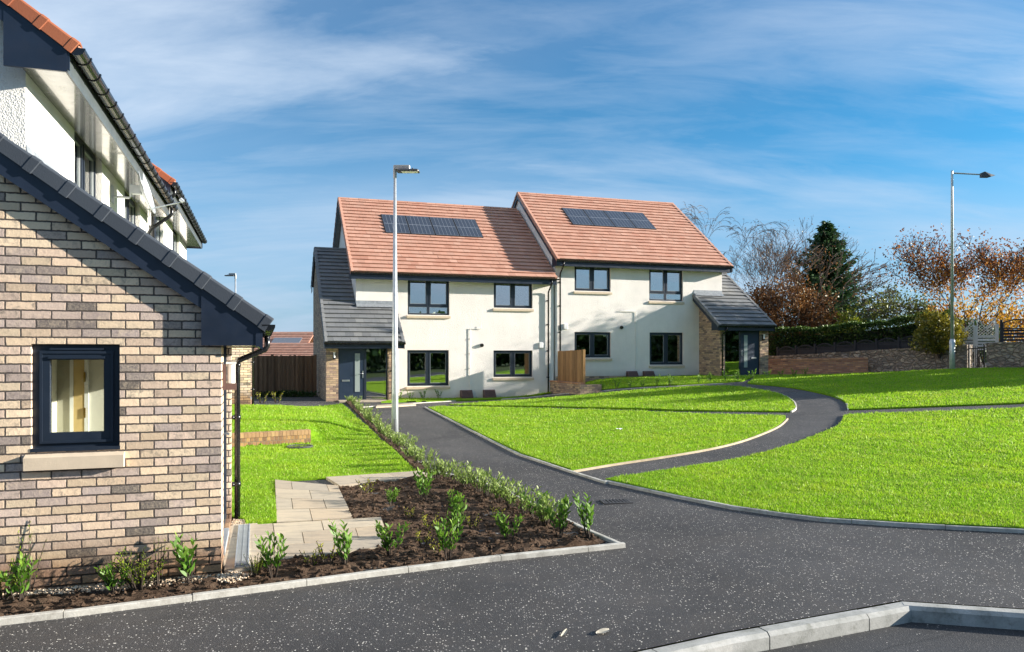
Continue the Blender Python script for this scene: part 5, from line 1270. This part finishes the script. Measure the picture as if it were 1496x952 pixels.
# ------------------------------------------------------------------ shrubs
protos = []
for i,(h_,ns,nl,ll,m_,sp) in enumerate([(.38,8,12,.10,'laurel',.5),(.31,10,11,.09,'laurel',.65),(.41,6,12,.105,'laurel',.42),(.29,13,11,.085,'laurel_pale',.75),(.33,11,12,.085,'laurel_pale',.62),(.36,12,11,.08,'laurel_pale',.68)]):
    protos.append(shrub('laurel_shrub', h_, ns, nl, ll, m_, sp))
used = set()
def put(k, px, py, sc, label, group=None, cat='shrub', name=None, base=None):
    p = base if base else G(px,py); loc = (p[0],p[1],T(*p)+.03); rz = random.random()*6.28
    if k not in used:
        used.add(k); o = protos[k]; o.location = loc; o.rotation_euler = (0,0,rz); o.scale = (sc,)*3; o['label'] = label
        if group: o['group'] = group
    else: o = dup(protos[k], loc, rz, sc, label, group)
    o['category'] = cat
    if group is None and 'group' in o.keys(): del o['group']
    return o
gb = 'laurels in and around the planting bed'
for k,px,py,sc,lab in [(0,27,884,.92,'upright laurel against the brick wall, at the lower left corner'),(1,170,872,.78,'dark laurel under the window beside the lime green plant'),(2,278,856,1.0,'leggy laurel leaning right at the corner of the brick wing'),
    (0,400,845,.98,'laurel at the front of the bed by the drain channel'),(2,505,830,1.02,'laurel standing in front of the paving slabs near the kerb'),(1,572,814,1.02,'broad laurel at the corner of the paving slabs'),
    (0,655,818,.95,'laurel nearest the kerb in the middle of the bed'),(2,668,790,.9,'laurel just behind the nearest one in the middle of the bed'),(1,744,794,.92,'laurel alone on bare soil right of the middle'),
    (2,662,760,.85,'thin laurel in the centre of the bed'),(0,619,735,1.08,'bushy laurel at the back of the bed by the slabs'),(1,571,741,.72,'short laurel at the back of the bed near the left lawn'),(2,860,786,1.1,'tall laurel in the sharp right corner of the bed'),(0,818,786,1.05,'laurel second from the sharp right corner of the bed'),(1,783,762,1.0,'laurel third from the sharp right corner, against the driveway edging')]:
    put(k,px,py,sc,lab,gb)
row2 = [(640,699),(655,702),(670,707),(686,713),(703,720),(716,727),(731,733),(748,742),(768,752),(800,768)]
for i,(px,py) in enumerate(row2): put(3+i%3, px-3, py+2, random.uniform(.95,1.15), 'leafy pale laurel in the close row along the driveway side of the bed', 'laurels in the row beside the bed')
a_, e_ = Vector(G(510,589)), Vector(G(620,687)); nrow = 21
for i in range(nrow):
    t = i/(nrow-1); p = a_.lerp(e_, t**.85)+Vector((random.uniform(-.06,.06),random.uniform(-.08,.08)))
    put(3+i%3, 0, 0, random.uniform(.75,1.1), 'pale green laurel in the long row between the left lawn and the driveway', 'laurels in the long row by the driveway', base=(p.x,p.y))
# lime green and weedy plants
lime = shrub('lime_shrub', .30, 26, 14, .035, 'lime', .75, updir=.5); weed = shrub('weed', .16, 7, 6, .04, 'weed', .9, updir=.4); wild = shrub('tall_weed',.42,6,9,.03,'lime',.35)
def put2(o, first, px, py, sc, label, group=None, cat='plant'):
    p = G(px,py); loc = (p[0],p[1],T(*p)+.03)
    if first: o.location = loc; o.scale = sc if isinstance(sc,tuple) else (sc,)*3; o['label'] = label; r = o
    else: r = dup(o, loc, random.random()*6.28, sc, label)
    if group: r['group'] = group
    r['category'] = cat; return r
for i,(px,py,sc,lab) in enumerate([(205,866,(1.25,1.25,1.15),'spreading lime green plant under the window by the brick wall'),(3,884,(1,1,1.1),'lime green plant cut by the left edge below the wall'),(373,846,(.62,.62,.7),'small lime green tuft beside the drain channel')]): put2(lime, i == 0, px, py, sc, lab)
put2(wild, True, 40, 872, (1.0,1.0,1.5), 'wispy tall weed in front of the lower left brickwork', None, 'weed'); put2(wild, False, 232, 862, (.9,.9,1.1), 'wispy weed growing through the lime green plant', None, 'weed')
for i,(px,py,sc) in enumerate([(618,800,1),(628,778,1.2),(690,776,1),(640,812,.9),(478,826,1.3),(455,832,1),(537,724,1.4),(725,760,.9),(600,760,.8)]): put2(weed, i == 0, px, py, sc, 'small yellow weed on the bare soil of the planting bed', 'weeds on the planting bed', 'weed')
# young plants along the far houses
yp = shrub('young_laurel', .44, 5, 8, .13, 'laurel', .5, 'young laurel plant along the front of the left far house')
first = True
for px,py in [(583,586),(600,585),(618,584.3),(641,583),(661,581.5),(681,580),(699,578.6),(719,577.2),(742,575.6),(752,574.8),(775,573.6),(793,572.6),(806,572.2)]:
    p = G(px,py); loc = (p[0],p[1],T(*p)+.03); sc = random.uniform(.75,1.1)
    if first: yp.location = loc; yp.scale = (sc,)*3; yp['group'] = 'young laurels by the left far house'; first = False
    else: dup(yp, loc, random.random()*6, sc, 'young laurel plant along the front of the left far house', 'young laurels by the left far house')
for px,py in [(822,571),(838,570),(879,571),(901,569),(921,567.8),(939,566.6),(959,565.2),(978,564),(1020,560.5),(1038,558.8),(1061,558),(1078,557),(1098,556.2),(1121,554.5),(1141,552.5),(1160,551.5),(1175,550.8)]:
    p = G(px,py); dup(yp, (p[0],p[1],T(*p)+.03), random.random()*6, random.uniform(.65,1.0), 'young laurel plant along the front of the right far house', 'young laurels by the right far house')
for i,(px,py,lab) in enumerate([(383,589,'small pale plant at the foot of the boarded fence, left one'),(405,588,'small pale plant at the foot of the boarded fence, right one')]):
    p = G(px,py); dup(weed, (p[0],p[1],T(*p)+.03), 0, 2.4, lab)
bush('low_shrub', 'low dark ground cover along the foot of the boarded fence', (W(418,30),30.2,.2), (1.25,.3,.16), 1400, .09, 'hedge', 51, trunk=False, cat='shrub', lump=.3)

# ------------------------------------------------------------------ camera, light, sky
cam = bpy.data.cameras.new('camera'); co = bpy.data.objects.new('camera', cam); C.objects.link(co)
co.location = (0,0,H); co.rotation_euler = (R(90),0,0); cam.sensor_width = 36; cam.lens = F/1496*36
cam.shift_y = (HY-476)/1496; cam.clip_end = 4000; cam.clip_start = .05
bpy.context.scene.camera = co
sun = bpy.data.lights.new('sun', 'SUN'); sun.energy = 4.7; sun.angle = R(.55); sun.color = (1,.93,.83)
so = bpy.data.objects.new('sun', sun); C.objects.link(so); so.location = (30,5,30)
dv = Vector((math.cos(SUN_EL)*math.cos(SUN_AZ), math.cos(SUN_EL)*math.sin(SUN_AZ), math.sin(SUN_EL)))
so.rotation_euler = (-dv).to_track_quat('-Z','Y').to_euler()
w = bpy.data.worlds.new('World'); bpy.context.scene.world = w; w.use_nodes = True
nt = w.node_tree; nt.nodes.clear(); q = N(nt); out = nt.nodes.new('ShaderNodeOutputWorld')
SKY_A, SKY_B, SKY_C = (.8,6.3), (9.3,1.0), (3.1,1.7)
CL_LO, CL_HI = (1.65,2.1,2.7), (2.7,3.05,3.5)
sky = q.n('ShaderNodeTexSky', sky_type='NISHITA'); sky.sun_disc = False; sky.sun_elevation = SUN_EL; sky.sun_rotation = math.pi/2-SUN_AZ
sky.air_density = 1.0; sky.dust_density = .6; sky.ozone_density = 2.2
dirv = q.n('ShaderNodeTexCoord').outputs['Generated']; x, y, z = q.sep(dirv)
zz = q.m('ADD', q.m('MAXIMUM', z, 0.0), .22)
px_ = q.m('DIVIDE', x, zz); py_ = q.m('DIVIDE', y, zz)
pv = q.comb(px_, py_)
def cloud_layer(rot, sc_, loc, warp, scale, detail, rough):
    mp = q.n('ShaderNodeMapping'); mp.inputs['Rotation'].default_value = (0,0,R(rot)); mp.inputs['Scale'].default_value = (*sc_,1); mp.inputs['Location'].default_value = (*loc,0); q.l(pv, mp.inputs[0])
    wv = q.noise(mp.outputs[0], scale*.7, 3, .5, 0, 1)
    ad = q.n('ShaderNodeVectorMath', operation='MULTIPLY_ADD'); q.l(wv, ad.inputs[0]); ad.inputs[1].default_value = (warp,warp,0); q.l(mp.outputs[0], ad.inputs[2])
    return q.noise(ad.outputs[0], scale, detail, rough, .2)
c0 = cloud_layer(25, (.55,.8), SKY_A, 1.2, .45, 5, .5)          # broad veils
c1 = cloud_layer(32, (.42,1.25), SKY_B, 1.3, .85, 10, .60)      # streaks running down to the right
c2 = cloud_layer(-8, (.8,2.6), SKY_C, .8, 1.2, 9, .62)          # fine level wisps
m0 = q.mapr(c0, .40, .66, 0, .75); m1 = q.mapr(c1, .47, .68, 0, .85); m2_ = q.mapr(c2, .45, .75, 0, .6)
inv = lambda a: q.m('SUBTRACT', 1.0, a)
mask = inv(q.m('MULTIPLY', q.m('MULTIPLY', inv(q.m('MULTIPLY', m0, q.mapr(c1,.3,.65,.45,1))), inv(m1)), inv(q.m('MULTIPLY', m2_, q.mapr(c0,.35,.6,.3,1)))))
tint = q.mix(1.0, sky.outputs[0], q.ramp(z, [(0,(.24,.38,.56)),(.08,(.22,.42,.60)),(.18,(.15,.43,.59)),(.30,(.085,.40,.56)),(.5,(.045,.36,.55))]), 'MULTIPLY')
cl = q.mix(q.mapr(z, 0, .45, 0, 1), CL_LO, CL_HI)
colr = q.mix(mask, q.mix(q.mapr(z, 0, .26, .62, 0), tint, (1.25,1.85,2.6)), cl)
bgn = q.n('ShaderNodeBackground'); bgn.inputs[1].default_value = .112; q.l(colr, bgn.inputs[0]); q.l(bgn.outputs[0], out.inputs[0])
sc = bpy.context.scene
sc.view_settings.view_transform = 'Standard'; sc.view_settings.look = 'None'; sc.view_settings.gamma = 1; sc.view_settings.exposure = 1.5; sc.view_settings.use_curve_mapping = False
sc.cycles.max_bounces = 7; sc.cycles.transparent_max_bounces = 12; sc.cycles.sample_clamp_indirect = 6
